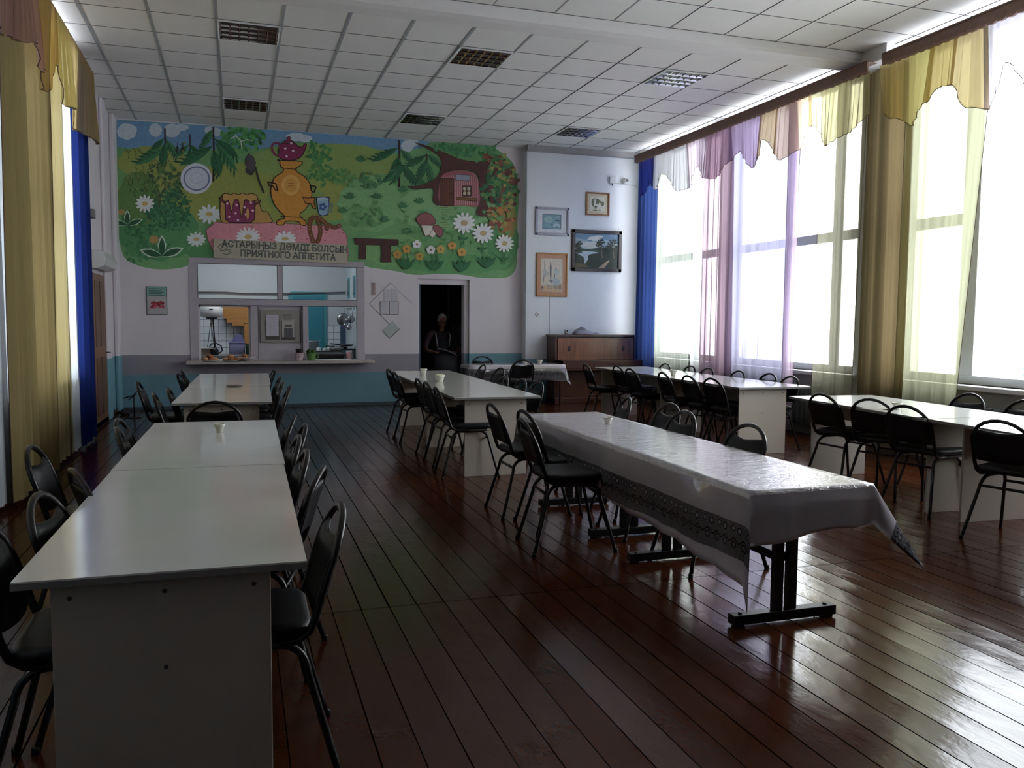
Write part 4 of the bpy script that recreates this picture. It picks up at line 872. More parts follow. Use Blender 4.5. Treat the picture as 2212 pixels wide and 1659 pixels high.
def cloth(name, x0, x1, y0, y1, z, dl, dr, dn, df, corner, mat, label, plain_end=1., cl=.02):
    """drops: functions of the position along each edge; corner(s) = extra length hanging at corners"""
    me = bpy.data.meshes.new(name); bm = bmesh.new(); uvl = bm.loops.layers.uv.new('UVMap')
    nx, ny, nd = 16, int((y1-y0)/.06), 12; xs = [x0+(x1-x0)*i/nx for i in range(nx+1)]; ys = [y0+(y1-y0)*i/ny for i in range(ny+1)]
    V = {}; UV = {}
    rnd = random.Random(5)
    def rip(t, s, ph): return .5*sin(t*7+ph)+.3*sin(t*17+ph*2)+.2*sin(t*31+ph)
    for i, x in enumerate(xs):
        for j, y in enumerate(ys):
            v = bm.verts.new((x, y, z)); V[('t', i, j)] = v; UV[v] = (y, -.2)
    def skirt(key, base, out, drop, along, ph, vs=1.):
        n = len(base)
        for i in range(n):
            bx, by = base[i]; t = along[i]; D = drop(t)
            for k in range(1, nd+1):
                s = k/nd; o = cl*min(1, s*3)+.028*s*rip(t, s, ph)+.01*s; p = (bx+out[0]*o, by+out[1]*o, z-D*s)
                v = bm.verts.new(p); V[(key, i, k)] = v; UV[v] = (t, D*s*vs)
        # link
    skirt('L', [(x0, y) for y in ys], (-1, 0), dl, ys, .3); skirt('R', [(x1, y) for y in ys], (1, 0), dr, ys, 1.1)
    skirt('N', [(x, y0) for x in xs], (0, -1), dn, xs, 2.2, plain_end); skirt('F', [(x, y1) for x in xs], (0, 1), df, xs, .7)
    def face(*vs):
        f = bm.faces.new(vs); f.smooth = True
        for l in f.loops: l[uvl].uv = UV[l.vert]
    for i in range(nx):
        for j in range(ny): face(V['t', i, j], V['t', i+1, j], V['t', i+1, j+1], V['t', i, j+1])
    def g(key, i, k):
        if k: return V[key, i, k]
        return {'L': lambda: V['t', 0, i], 'R': lambda: V['t', nx, i], 'N': lambda: V['t', i, 0], 'F': lambda: V['t', i, ny]}[key]()
    for key, n in (('L', ny), ('R', ny), ('N', nx), ('F', nx)):
        for i in range(n):
            for k in range(nd): face(g(key, i, k), g(key, i, k+1), g(key, i+1, k+1), g(key, i+1, k))
    # corners: a fold hanging outward from each corner
    for (ka, ia), (kb, ib), (ox, oy), ext in ((('N', 0), ('L', 0), (-.5, -1), corner[0]), (('N', nx), ('R', 0), (1, -.75), corner[1]), (('F', 0), ('L', ny), (-1, .6), corner[2]), (('F', nx), ('R', ny), (1, 1), corner[3])):
        top_ = g(ka, ia, 0); mid = [top_]
        bx, by = top_.co.x, top_.co.y
        for k in range(1, nd+1):
            s = k/nd; a = g(ka, ia, k).co; b_ = g(kb, ib, k).co; m_ = (a+b_)/2
            p = Vector((bx+ox*ext[0]*s, by+oy*ext[0]*s, m_.z*(1-s)+((a.z+b_.z)/2-ext[1])*s if 0 else z-(z-(min(a.z, b_.z)))*1.0-ext[1]*s)); v = bm.verts.new(p); UV[v] = (by+.1*s, (z-p.z)*.9); mid.append(v)
        for k in range(nd):
            for key, ii in ((ka, ia), (kb, ib)):
                q = [g(key, ii, k), g(key, ii, k+1), mid[k+1], mid[k]]
                if k == 0: q = q[:3]
                try: face(*q)
                except ValueError: pass
    bmesh.ops.recalc_face_normals(bm, faces=bm.faces); bm.to_mesh(me); bm.free(); me.materials.append(mat)
    o = bpy.data.objects.new(name, me); COL.objects.link(o); md = o.modifiers.new('thick', 'SOLIDIFY'); md.thickness = .0015; md.offset = 1
    return o
dl1 = lambda y: .24+.14*min(1, max(0, (6.2-y)/2.0))+.07*max(0, (3.9-y)/.6)
o = cloth('tablecloth', 2.245, 2.945, 3.33, 6.70, .718, dl1, lambda y: .17, lambda x: .235-.055*max(0, (x-2.5)/.45)+.02*sin(x*9), lambda x: .2, ((.04, .12), (.20, .21), (.05, .05), (.05, .05)), cloth_mat('shiny_patterned_oilcloth', 1.1), 'x', .3)
tag(o, 'long shiny grey tablecloth with dark lace border and hanging corner in the foreground', 'tablecloth')
o = cloth('tablecloth', 3.66, 5.36, 13.53, 14.13, .752, lambda y: .24, lambda y: .25+.05*sin(y*9), lambda x: .27+.01*sin(x*11), lambda x: .2, ((.05, .02), (.09, .08), (.03, .02), (.03, .02)), cloth_mat('patterned_oilcloth_small', .6, .06, .26), 'x')
tag(o, 'small patterned shiny tablecloth on the table left of the piano', 'tablecloth')

# ------------------------------------------------------------------ glasses and dishes
m_gls = M('frosted_glassware', (206, 206, 190), .12, noise=.04, spec=.8)
def glassware(x, y, z, r, h, label, filled=None):
    g = thing('glass', label, 'glass', (x, y, z), 0, 'glasses on the tables')
    b = B(); b.lathe([(r*.55, 0), (r*.6, .004), (r*.62, h*.25), (r*.9, h*.7), (r*1.1, h), (r*1.02, h), (r*.8, h*.65), (r*.5, h*.2)], n=20); b.build('bowl', m_gls, g)
    if filled: b = B(); rr = random.Random(1); [b.box(-r*.8+rr.uniform(0, .01), r*.8, -.012+.006*k, -.010+.006*k, h*.3, h*1.02+rr.uniform(0, .006)) for k in range(5)]; b.build('napkins', filled, g)
glassware(-.12, 5.66, TZ, .034, .055, 'low pale glass on the near left table, its far half')
glassware(2.34, 11.0, TZ, .045, .08, 'clear glass at the far end of the middle white table')
glassware(2.25, 9.68, TZ, .062, .085, 'wide square cream glass of napkins near the centre of the middle table', M('cream_napkin', (226, 220, 176), .9))
glassware(5.62, 10.2, TZ, .05, .07, 'small glass on the white table by the middle window')
glassware(5.30, 5.75, TZ, .042, .06, 'stemmed glass on the right-hand white table')
glassware(2.68, 5.86, .721, .036, .05, 'little clear bowl standing on the long shiny tablecloth')
glassware(4.96, 13.72, .755, .055, .075, 'white faceted bowl at the right of the small patterned cloth')
glassware(4.72, 13.78, .755, .05, .045, 'shallow white bowl beside the faceted bowl on the small cloth')
d = thing('saucer', 'dark rimmed saucer on the far left table', 'saucer', (-.04, 9.45, TZ)); B().lathe([(.05, 0), (.07, .004), (.09, .016), (.086, .017), (.05, .006)], n=24).build('dish', M('grey_brown_glaze', (110, 104, 100), .3), d)

# ------------------------------------------------------------------ piano and what is on it
pn = thing('upright_piano', 'brown walnut upright piano standing against the pier wall', 'piano', (6.24, 14.25, 0))
px0, px1 = -.80, .80
b = B(); b.box(px0+.04, px1-.04, 0, .38, .10, 1.20); b.build('case', m_wood, pn)
for s in (-1, 1): b = B(); b.box(s*.80-(.04 if s > 0 else 0), s*.80+(.04 if s < 0 else 0), -.01, .42, 0, 1.22); b.build('side_panel', m_wood2, pn, bevel=.004)
b = B(); b.box(px0-.02, px1+.02, -.03, .42, 1.22, 1.255); b.build('lid', m_wood2, pn, bevel=.005)
fp = B(); fp.box(px0+.05, px1-.05, -.022, 0, .80, 1.19); fp = fp.build('front_board', M('polished_walnut_front', (126, 82, 58), .25, noise=.24, scale=4, stretch=(4, 4, .5)), pn, bevel=.003)
b = B()
for cx, hw, hh in ((-.53, .115, .12), (0.03, .27, .12), (.55, .115, .12)):
    for a in ((cx-hw, cx+hw, 1.0+hh-.004, 1.0+hh), (cx-hw, cx+hw, 1.0-hh, 1.0-hh+.004), (cx-hw, cx-hw+.004, 1.0-hh, 1.0+hh), (cx+hw-.004, cx+hw, 1.0-hh, 1.0+hh)): b.box(a[0], a[1], -.026, -.021, a[2], a[3])
b.build('inlay_line', m_wood2, fp)
b = B()
for cx in (-.53, .55): b.lathe([(.04, 0), (.03, .003)], (cx, -.022, 1.0), 14, Matrix.Rotation(pi/2, 4, 'X') @ Matrix.Diagonal((.8, 1.3, 1, 1)))
b.build('rosette', M('dark_inlay', (40, 22, 18), .3), fp)
b = B(); b.box(px0, px1+.03, -.30, 0, .76, .80); b.box(px0, px1+.03, -.31, -.28, .66, .80); b.box(px0, px0+.05, -.31, 0, .62, .80); b.box(px1-.02, px1+.03, -.31, 0, .62, .80); b.build('key_cover', m_wood2, pn, bevel=.006)
b = B(); b.box(px0, px1, -.30, 0, .62, .66); b.build('key_bed', m_wood2, pn, bevel=.004)
b = B(); b.box(px0+.05, px1-.05, -.01, .01, .12, .60); b.build('lower_panel', M('lower_walnut', (88, 54, 40), .3, noise=.2, stretch=(4, 4, .5)), pn, bevel=.003)
for s in (-1, 1): b = B(); b.box(s*.77-.03, s*.77+.03, -.29, -.23, 0, .62); b.build('leg', m_wood2, pn, bevel=.006)
b = B(); b.box(px0, px1, -.05, .40, .0, .10); b.build('plinth', m_wood2, pn, bevel=.004)
b = B()
for dx in (-.07, .07): b.box(dx-.02, dx+.02, -.16, -.04, .05, .065)
b.build('pedal', M('brass', (150, 120, 60), .3, metal=1), pn)
# folded fabric
fb = B(); rr = random.Random(4)
rows = []
for i in range(15):
    u = i/14; row = []
    for j in range(13):
        v = j/12; e = sin(pi*u)**.5*sin(pi*v)**.45 if 0 < u < 1 and 0 < v < 1 else 0
        row.append((-.26+.5*u+.01*sin(v*9), -.12+.24*v, .004+e*(.085+.05*sin(u*5.2+.5)+.02*sin(v*8+u*12)+.02*sin(u*21))))
    rows.append(row)
fb.loft(rows, False, False)
fo = fb.build('folded_cloth', M('grey_violet_cloth', (140, 138, 154), .5, noise=.35, scale=6, bump=.6, bscale=18), loc=(6.12, 14.42, 1.256)); md = fo.modifiers.new('thick', 'SOLIDIFY'); md.thickness = .006
tag(fo, 'crumpled bundle of grey and violet fabric on top of the piano', 'cloth bundle')
mg = thing('mug', 'small white mug with black marks at the left end of the piano top', 'mug', (5.72, 14.42, 1.255)); b = B(); b.lathe([(.026, 0), (.03, .004), (.034, .095), (.03, .095), (.026, .01)], n=18); b.build('body', m_white, mg)
b = B(); b.box(-.022, -.004, -.036, -.03, .01, .04); b.box(.0, .022, -.037, -.03, .045, .085); b.box(-.02, -.008, -.037, -.03, .06, .085); b.box(.008, .02, -.036, -.03, .006, .03); b.build('black_marks', m_black, mg)

# ------------------------------------------------------------------ pictures on the pier wall
def frame_thing(label, x0, x1, z0, z1, fw, mf, depth=.03, tilt=0):
    cx, cz = (x0+x1)/2, (z0+z1)/2; r = thing('framed_picture', label, 'picture', (cx, PY, cz), 0, 'pictures above the piano'); w2, h2 = (x1-x0)/2, (z1-z0)/2
    b = B()
    for a in ((-w2, w2, h2-fw, h2), (-w2, w2, -h2, -h2+fw), (-w2, -w2+fw, -h2, h2), (w2-fw, w2, -h2, h2)): b.box(a[0], a[1], -depth, -.002, a[2], a[3])
    b.build('frame', mf, r, bevel=.006); return r, w2-fw, h2-fw
def art(r, w2, h2, name='canvas', d=.012):
    return Art(lambda x, y: Vector((x*w2, -d, y*h2)), (0, -1, 0), .00035)
r, w2, h2 = frame_thing('silver framed picture of a pale frozen bay, upper left of the group', 5.20, 5.86, 3.07, 3.58, .045, M('silver_frame', (150, 152, 166), .35, metal=.3))
a = art(r, w2, h2); a.poly([(-1, -1), (1, -1), (1, 1), (-1, 1)], (206, 208, 216)); a.poly([(-.68, -.66), (.62, -.66), (.62, .62), (-.68, .62)], (96, 110, 124)); a.poly([(-.62, -.6), (.56, -.6), (.56, .56), (-.62, .56)], (120, 156, 170))
a.ell(-.25, .15, .3, .3, (150, 180, 184), jit=.08); a.ell(.3, -.35, .24, .2, (168, 192, 202), jit=.1); a.poly([(.05, 0), (.3, .16), (.56, .12), (.56, 0), (.3, .06)], (60, 84, 100)); a.poly([(.2, .3), (.5, .34), (.5, .5), (.24, .48)], (150, 172, 184)); a.ell(-.02, -.28, .05, .06, (40, 70, 84)); a.ell(.3, -.48, .12, .06, (50, 80, 96))
a.b.build('canvas', a.mats, r)
r, w2, h2 = frame_thing('small golden-beige framed picture with a pale horse shape, highest on the wall', 6.19, 6.67, 3.47, 3.90, .03, M('gold_wood_frame', (150, 104, 66), .4))
a = art(r, w2, h2); a.poly([(-1, -1), (1, -1), (1, 1), (-1, 1)], (206, 190, 160)); a.poly([(-.75, -.7), (.7, -.8), (.7, .75), (-.75, .75)], (216, 214, 196)); a.poly(catmull([(-.6, .1), (-.5, .5), (0, .55), (.3, .3), (.6, .25), (.6, -.1), (.35, -.15), (.2, .2), (0, -.2), (-.2, -.5), (-.5, -.2)], 3), (110, 112, 84)); a.poly(catmull([(-.3, .4), (-.2, .45), (-.15, 0), (.1, -.05), (.1, -.45), (0, -.5), (-.05, -.2), (-.3, -.2), (-.28, -.5), (-.4, -.5)], 3), (222, 218, 204)); a.ell(-.25, -.62, .25, .07, (120, 90, 60)); a.ell(.2, -.6, .12, .07, (150, 140, 80))
a.b.build('canvas', a.mats, r)
r, w2, h2 = frame_thing('dark framed lake landscape with trees, the largest picture', 5.92, 6.93, 2.43, 3.20, .065, M('dark_brown_frame', (46, 34, 38), .35), .04)
a = art(r, w2, h2); a.poly([(-1, -1), (1, -1), (1, 1), (-1, 1)], (104, 134, 160)); a.poly([(-1, .75), (-.3, .55), (.3, .7), (1, .5), (1, 0), (-1, 0)], (150, 168, 178)); a.ell(-.1, .7, .35, .12, (200, 200, 196), jit=.2); a.ell(-.3, .35, .5, .2, (190, 196, 192), jit=.1); a.ell(.1, .85, .2, .06, (206, 206, 200)); a.poly([(-1, .05), (-.4, .1), (.2, .2), (1, .15), (1, -.2), (-1, -.2)], (52, 66, 54)); a.poly([(-1, -.1), (1, -.15), (1, -1), (-1, -1)], (38, 50, 36))
a.poly(catmull([(-.95, -.1), (-.4, -.02), (.1, -.1), (-.35, -.22), (-.4, -.5), (-.55, -.75), (-.6, -.4), (-.8, -.25)], 3), (176, 188, 196)); a.poly([(.05, -1), (.55, -.5), (.62, -.52), (.35, -1)], (150, 134, 110)); a.poly([(-1, -.7), (-.6, -.75), (-.3, -.95), (-1, -1)], (86, 78, 50))
for cx, cy, rx, ry in ((-.85, .3, .13, .22), (.15, .42, .18, .26), (.72, .42, .26, .26), (.5, .1, .2, .2), (.9, .1, .16, .22), (-.85, 0, .16, .16)): a.bush(cx, cy, rx, ry, 60, (.05, .12), [(34, 48, 32), (50, 64, 38), (24, 36, 26)])
for x in (.2, .75): a.stroke([(x, .2), (x+.05, -.4)], .03, (120, 104, 84))
a.b.build('canvas', a.mats, r)
r, w2, h2 = frame_thing('orange wood framed pale abstract sketch, lowest at the left', 5.23, 5.84, 1.95, 2.75, .025, M('brass_wood_frame', (170, 120, 70), .35, metal=.3))
a = art(r, w2, h2); a.poly([(-1, -1), (1, -1), (1, 1), (-1, 1)], (186, 140, 112)); a.poly([(-.78, -.8), (.76, -.84), (.74, .8), (-.76, .8)], (206, 196, 182)); a.poly(catmull([(-.78, -.8), (-.4, -.5), (.2, -.6), (.7, -.4), (.76, -.82)], 3, False), (200, 168, 136))
a.stroke(catmull([(-.1, .62), (-.12, .1), (-.05, -.2), (.15, -.25), (.2, .1), (.3, .35)], 5, False), .06, (92, 98, 104)); a.poly([(-.16, .4), (-.1, .68), (-.03, .4), (-.04, -.1), (-.14, -.1)], (100, 104, 108)); a.stroke([(-.5, .7), (-.52, .2), (-.6, -.4)], .05, (130, 130, 128)); a.ell(-.05, -.28, .12, .1, (120, 124, 130)); a.ell(0, -.22, .05, .04, (226, 228, 226)); a.poly(catmull([(0, -.3), (.3, -.15), (.6, -.35), (.3, -.5)], 3), (170, 180, 188)); a.ell(-.45, .1, .2, .14, (176, 176, 174), jit=.2); a.ell(.35, .15, .18, .16, (180, 190, 186), jit=.2)
for k in range(10): x = -.3+.1*k; a.stroke([(x, -.45-.02*(k % 3)), (x+.05, -.7)], .03, ((120, 150, 156), (150, 160, 150), (110, 130, 140))[k % 3])
a.stroke([(-.72, -.55), (-.72, -.72)], .02, (90, 60, 50)); a.outline([(-.72, -.55), (-.6, -.57), (-.62, -.63), (-.72, -.635)], .02, (90, 60, 50)); a.outline([(-.72, -.635), (-.6, -.65), (-.6, -.71), (-.72, -.72)], .02, (90, 60, 50))
a.b.build('canvas', a.mats, r)
cm = thing('security_camera', 'white round security camera high on the pier wall', 'camera', (6.97, PY, 4.14)); b = B(); b.lathe([(.05, 0), (.055, .03), (.045, .06)], n=20, M4=Matrix.Rotation(pi/2, 4, 'X')); b.build('base', m_white, cm); b = B(); b.ell((.0, -.08, 0), .05, .045, .045); b.build('housing', m_white, cm); b = B(); b.lathe([(.026, 0), (.024, .012)], (.01, -.118, 0), 14, Matrix.Rotation(pi/2, 4, 'X')); b.build('lens', m_black, cm)
jb = thing('junction_box', 'small white junction box left of the security camera', 'junction box', (6.72, PY, 4.14)); b = B(); b.box(-.06, .06, -.045, 0, -.06, .06); b.build('box', m_white, jb, bevel=.006); b = B(); b.tube([(0, -.03, -.06), (0, -.03, -.1)], .012); b.build('gland', m_black, jb)
sw = thing('socket_disc', 'round white wall outlet above the left end of the piano', 'outlet', (5.27, PY, 1.62)); b = B(); b.lathe([(.045, 0), (.045, .012), (.038, .02)], n=24, M4=Matrix.Rotation(pi/2, 4, 'X')); b.build('plate', m_white, sw); b = B(); b.lathe([(.022, .02), (.02, .024)], n=18, M4=Matrix.Rotation(pi/2, 4, 'X')); b.build('cover', m_frame, sw)
b = B(); b.tube([(6.75, PY-.01, 4.09), (7.2, PY-.01, 4.07), (7.28, PY-.01, 4.05)], .008, 6); b.tube([(5.50, PY-.006, 1.95), (5.50, PY-.006, 1.26)], .004, 5); tag(b.build('surface_cable', m_white), 'thin white cable clipped along the pier wall', 'cable')

# ------------------------------------------------------------------ things on the back wall
ps = thing('recipe_poster', 'small framed poster with red minced meat picture, left of the hatch', 'poster', (-1.245, YB, 1.78))
b = B(); b.box(-.155, .155, -.018, 0, -.23, .23); b.build('frame', M('dark_teal_frame', (50, 84, 84), .4), ps)
a = Art(lambda x, y: Vector((x*.145, -.0195, y*.22)), (0, -1, 0), .0004); a.poly([(-1, -1), (1, -1), (1, 1), (-1, 1)], (176, 172, 172)); a.poly([(-1, .35), (1, .35), (1, 1), (-1, 1)], (132, 172, 160))
for k in range(5): a.stroke([(-.8, .88-.12*k), (.8-.3*(k % 2), .88-.12*k)], .05, (62, 96, 92))
for k in range(40): q = random.Random(k); a.ell(q.uniform(-.6, .7), -.28+q.uniform(-.3, .3)*(1-abs(q.uniform(-.6, .7))), .16, .09, ((160, 50, 70), (196, 84, 104), (130, 36, 56))[k % 3], n=9, up=(k % 8 == 0))
a.b.build('print', a.mats, ps)
th = thing('wall_thermometer', 'narrow beige wall thermometer between hatch and doorway', 'thermometer', (2.28, YB, 2.04)); b = B(); b.box(-.028, .028, -.015, 0, -.11, .11); b.build('plate', M('beige_plate', (170, 150, 150), .5), th, bevel=.003); b = B(); b.box(-.004, .004, -.02, -.015, -.08, .09); b.build('tube', M('red_tube', (110, 60, 60), .3), th)
b = B(); dd = [(2.58, 2.15), (2.20, 1.78), (2.56, 1.42)]; b.tube([(x, YB-.006, z) for x, z in dd], .004, 5); b.tube([(2.58, YB-.006, 2.15), (2.95, YB-.006, 1.8)], .002, 4)
tag(b.build('string_rhombus', M('grey_string', (130, 128, 130), .7)), 'thin string stretched as a diamond around the wall papers', 'string')
m_ptx = M('print_text', (150, 148, 152), .8)
for i, (x0, x1, z0, z1, lb, dk_) in enumerate(((2.46, 2.58, 1.83, 2.04, 'upper left sheet of the four printed papers right of the hatch', 0), (2.60, 2.71, 1.83, 2.05, 'upper right sheet of the four printed papers right of the hatch', 0), (2.395, 2.545, 1.60, 1.82, 'lower left sheet, in a dark holder, of the four printed papers', 1), (2.56, 2.71, 1.60, 1.82, 'lower right sheet, in a dark holder, of the four printed papers', 1))):
    p = thing('printed_sheet', lb, 'paper', ((x0+x1)/2, YB, (z0+z1)/2), 0, 'printed sheets beside the hatch'); hw, hh = (x1-x0)/2, (z1-z0)/2
    if dk_: B().box(-hw-.008, hw+.008, -.006, 0, -hh-.008, hh+.004).build('holder', M('dark_plastic_edge', (80, 78, 74)), p)
    B().box(-hw, hw, -.009, 0, -hh, hh).build('sheet', M('printer_paper', (206, 204, 212), .8), p)
    b = B(); [b.box(-hw*.8, hw*(.8-.2*(k % 3 == 0)), -.0098, -.009, hh*.85-k*hh*.17-.002, hh*.85-k*hh*.17+.002) for k in range(10)]; b.build('text_lines', m_ptx, p)
cp = thing('tilted_placard', 'pale green square card hung on its corner under the papers', 'placard', (2.58, YB, 1.325)); o = B().box(-.125, .125, -.012, 0, -.09, .09).build('card', M('pale_green_card', (170, 180, 176), .5), cp, bevel=.003); o.rotation_euler = (0, radians(-42), 0); o = B().box(-.13, .13, -.008, 0, -.1, -.088).build('edge_strip', m_gapd, cp); o.rotation_euler = (0, radians(-42), 0)

# ------------------------------------------------------------------ left wall: door, air curtain, stand
dr = struct(B().box(XL, XL+.03, 12.45, 13.5, 0, 2.1).build('door_1', m_woodd, bevel=.004))
b = B()
for z0, z1 in ((.15, .95), (1.1, 2.0)): [b.box(XL+.028, XL+.036, y0, y1, z0, z1) for y0, y1 in ((12.55, 12.93), (13.0, 13.4))]
b.build('door_panel', M('brown_panel_recess', (98, 66, 44), .4), dr)
b = B(); b.tube([(XL+.03, 13.42, 1.0), (XL+.09, 13.42, 1.0), (XL+.09, 13.3, 1.0)], .008); b.build('door_handle', m_steel, dr)
ac = thing('air_curtain', 'white wall-mounted air unit above the brown left door', 'air unit', (XL, 12.95, 2.27)); b = B(); b.loft([[(0, y, .13), (.17, y, .11), (.21, y, .02), (.19, y, -.08), (.10, y, -.12), (0, y, -.12)] for y in (-.62, .5)], smooth=False); b.build('casing', M('offwhite_plastic', (190, 190, 188), .4), ac, bevel=.012); b = B(); b.box(.05, .18, .502, .506, .02, .07); b.build('grille', m_gapd, ac)
sp = thing('wall_speaker', 'tiny grey box high on the left wall beside the blue curtain', 'speaker', (XL+.04, 12.3, 2.85)); B().box(-.04, .06, -.05, .05, -.06, .06).build('case', M('mid_grey_plastic', (104, 104, 108), .5), sp, bevel=.01)
sd = thing('boot_scraper_stand', 'thin dark metal stand with a forked top at the left corner', 'stand', (-1.50, 13.75, 0)); b = B(); b.tube([(0, 0, .02), (.0, 0, .34)], .012); b.build('pole', m_tube, sd); b = B(); b.tube([(-.14, 0, .30), (0, 0, .34), (.06, 0, .42)], .01); b.tube([(-.08, .02, .27), (.04, 0, .36)], .008); b.build('fork', m_tube, sd); b = B(); b.lathe([(.1, 0), (.1, .015), (.02, .025)], n=16); b.build('base', m_tube, sd)
for i, y in enumerate((14.2, 14.42)): tag(B().ell((0, 0, 0), .07, .1, .04).build('slipper', M('dark_felt', (34, 26, 26), .9), loc=(-1.70, y, .04)), ('dark slipper by the left skirting, nearer the door', 'dark slipper by the left skirting, nearer the corner')[i], 'slipper', 'slippers in the left corner')

# ------------------------------------------------------------------ ceiling lights
def light_proto():
    r = thing('ceiling_light', 'x', 'ceiling light', (0, 0, 0), 0, 'louvred ceiling lights'); h = .325
    b = B()
    for a in ((-h, h, h-.016, h), (-h, h, -h, -h+.016), (-h, -h+.016, -h, h), (h-.016, h, -h, h)): b.box(a[0], a[1], a[2], a[3], -.018, .0)
    b.build('frame', m_framew, r)
    B().box(-h+.01, h-.01, -h+.01, h-.01, -.004, -.001).build('reflector', M('dark_reflector', (46, 36, 38), .5), r)
    b = B()
    for k in range(1, 5):                                           # long reflector ridges over four tubes
        y = -h+2*h*k/4-h/4
    for k in range(5):
        y = -h+.02+(2*h-.04)*k/4; b.loft([[(x, y-.022, -.004), (x, y-.004, -.016), (x, y+.004, -.016), (x, y+.022, -.004)] for x in (-h+.016, h-.016)], smooth=False)
    for k in range(7):
        x = -h+.03+(2*h-.06)*k/6
        for q in range(4):
            y0 = -h+.03+(2*h-.04)*q/4; b.loft([[(x-.012, y, -.005), (x-.002, y, -.017), (x+.002, y, -.017), (x+.012, y, -.005)] for y in (y0+.012, y0+(2*h-.04)/4-.02)], smooth=False)
    b.build('louvre_grid', M('mirror_blade', (200, 198, 198), .14, metal=1), r)
    return r
LP = light_proto(); first = True
for i, j, lb in ((3, 1, 'louvred ceiling light at the left, nearer the camera'), (7, 1, 'louvred ceiling light in the middle, nearer the camera'), (11, 1, 'bright louvred ceiling light at the right, nearer the camera'), (3, 6, 'louvred ceiling light at the left, farther back'), (7, 6, 'louvred ceiling light in the middle, farther back'), (11, 6, 'bright louvred ceiling light at the right, farther back')):
    loc = (GX+GP*(i+.5), GY+GP*(j+.5), ZC-.001)
    if first: LP.location = loc; LP['label'] = lb; first = False
    else: dup(LP, loc, 0, lb)

# ------------------------------------------------------------------ curtains
def sheer(name, rgb, trans=.45, tint=None, glow=.75):
    m = bpy.data.materials.new(name); m.use_nodes = True; nt = m.node_tree; N = nt.nodes; K = nt.links; N.remove(N['Principled BSDF'])
    c = L3(rgb); t = L3(tint or tuple(min(255, 90+v*.65) for v in rgb))
    tc = N.new('ShaderNodeTexCoord'); mp = N.new('ShaderNodeMapping'); mp.inputs['Scale'].default_value = (6, 26, .25); K.new(tc.outputs['Object'], mp.inputs[0]); nz = N.new('ShaderNodeTexNoise'); nz.inputs['Scale'].default_value = 1.; nz.inputs['Detail'].default_value = 3; K.new(mp.outputs[0], nz.inputs['Vector'])
    mc = N.new('ShaderNodeMix'); mc.data_type = 'RGBA'; mc.inputs[6].default_value = tuple(v*.82 for v in c[:3])+(1,); mc.inputs[7].default_value = tuple(min(1, v*1.1) for v in c[:3])+(1,); K.new(nz.outputs['Fac'], mc.inputs[0])
    tp = N.new('ShaderNodeBsdfTransparent'); tp.inputs[0].default_value = t
    tl = N.new('ShaderNodeBsdfTranslucent'); K.new(mc.outputs[2], tl.inputs[0]); df = N.new('ShaderNodeBsdfDiffuse'); K.new(mc.outputs[2], df.inputs[0])
    m1 = N.new('ShaderNodeMixShader'); m1.inputs[0].default_value = glow; K.new(df.outputs[0], m1.inputs[1]); K.new(tl.outputs[0], m1.inputs[2])
    # a sheer gets denser where it turns away from the eye
    lw = N.new('ShaderNodeLayerWeight'); lw.inputs[0].default_value = .35
    mr = N.new('ShaderNodeMapRange'); mr.inputs[1].default_value = 0; mr.inputs[2].default_value = 1; mr.inputs[3].default_value = trans; mr.inputs[4].default_value = trans*.25; K.new(lw.outputs['Facing'], mr.inputs[0])
    m2 = N.new('ShaderNodeMixShader'); K.new(mr.outputs[0], m2.inputs[0]); K.new(m1.outputs[0], m2.inputs[1]); K.new(tp.outputs[0], m2.inputs[2])
    K.new(m2.outputs[0], N['Material Output'].inputs[0]); return m
S = dict(blue=sheer('royal_blue_voile', (36, 50, 92), .2, (100, 132, 200)), white=sheer('white_voile', (222, 224, 222), .7), green=sheer('greenish_white_voile', (150, 154, 144), .5, (226, 230, 214)),
         mauve=sheer('mauve_voile', (132, 112, 122), .28, (196, 176, 186)), lilac=sheer('lilac_white_voile', (122, 120, 136), .20, (214, 210, 232)), cream=sheer('cream_yellow_voile', (140, 138, 118), .5, (236, 232, 212)),
         beige=sheer('beige_gold_voile', (92, 80, 56), .14, (176, 158, 122)), pale=sheer('pale_lemon_voile', (128, 128, 106), .2, (228, 228, 200)),
         gold=sheer('gold_voile', (186, 166, 120), .25, (216, 200, 164)), peach=sheer('peach_voile', (196, 178, 150), .25, (228, 210, 184)), creamV=sheer('cream_valance_voile', (184, 178, 144), .28, (230, 226, 196)),
         indigo=sheer('indigo_lilac_voile', (104, 100, 146), .25, (150, 150, 206)), yellow=sheer('yellow_voile', (196, 184, 134), .22, (230, 222, 180)), mauveV=sheer('pale_mauve_voile', (164, 146, 160), .32, (216, 200, 214)), lilacV=sheer('lilac_valance_voile', (150, 146, 158), .2, (216, 212, 228)),
         Vgold=sheer('bright_gold_valance', (208, 184, 128), .25, (226, 206, 150)), Vyel=sheer('lemon_valance', (220, 206, 150), .3, (232, 226, 180)), Vrose=sheer('rose_valance', (200, 168, 158), .25, (226, 200, 196)),
         Lgold=sheer('dusty_gold_voile', (130, 116, 79), .003, (170, 158, 118), .09), Lyel=sheer('soft_yellow_voile', (166, 154, 112), .008, (186, 180, 140), .16), Lblue=sheer('deep_blue_curtain', (34, 48, 108), .003, (50, 62, 110), .2), Lwhite=sheer('greyish_white_voile', (190, 196, 200), .02, None, .3))
m_hem = M('brown_hem_thread', (96, 76, 60), .8)
def folds(t, n, amp, seed):
    r = random.Random(seed); ph = [r.uniform(0, 6.28) for _ in range(4)]
    return amp*(.6*sin(2*pi*n*t+ph[0]+.8*sin(2*pi*t*n*.23+ph[1]))+.28*sin(2*pi*n*1.9*t+ph[2])+.12*sin(2*pi*n*3.7*t+ph[3]))
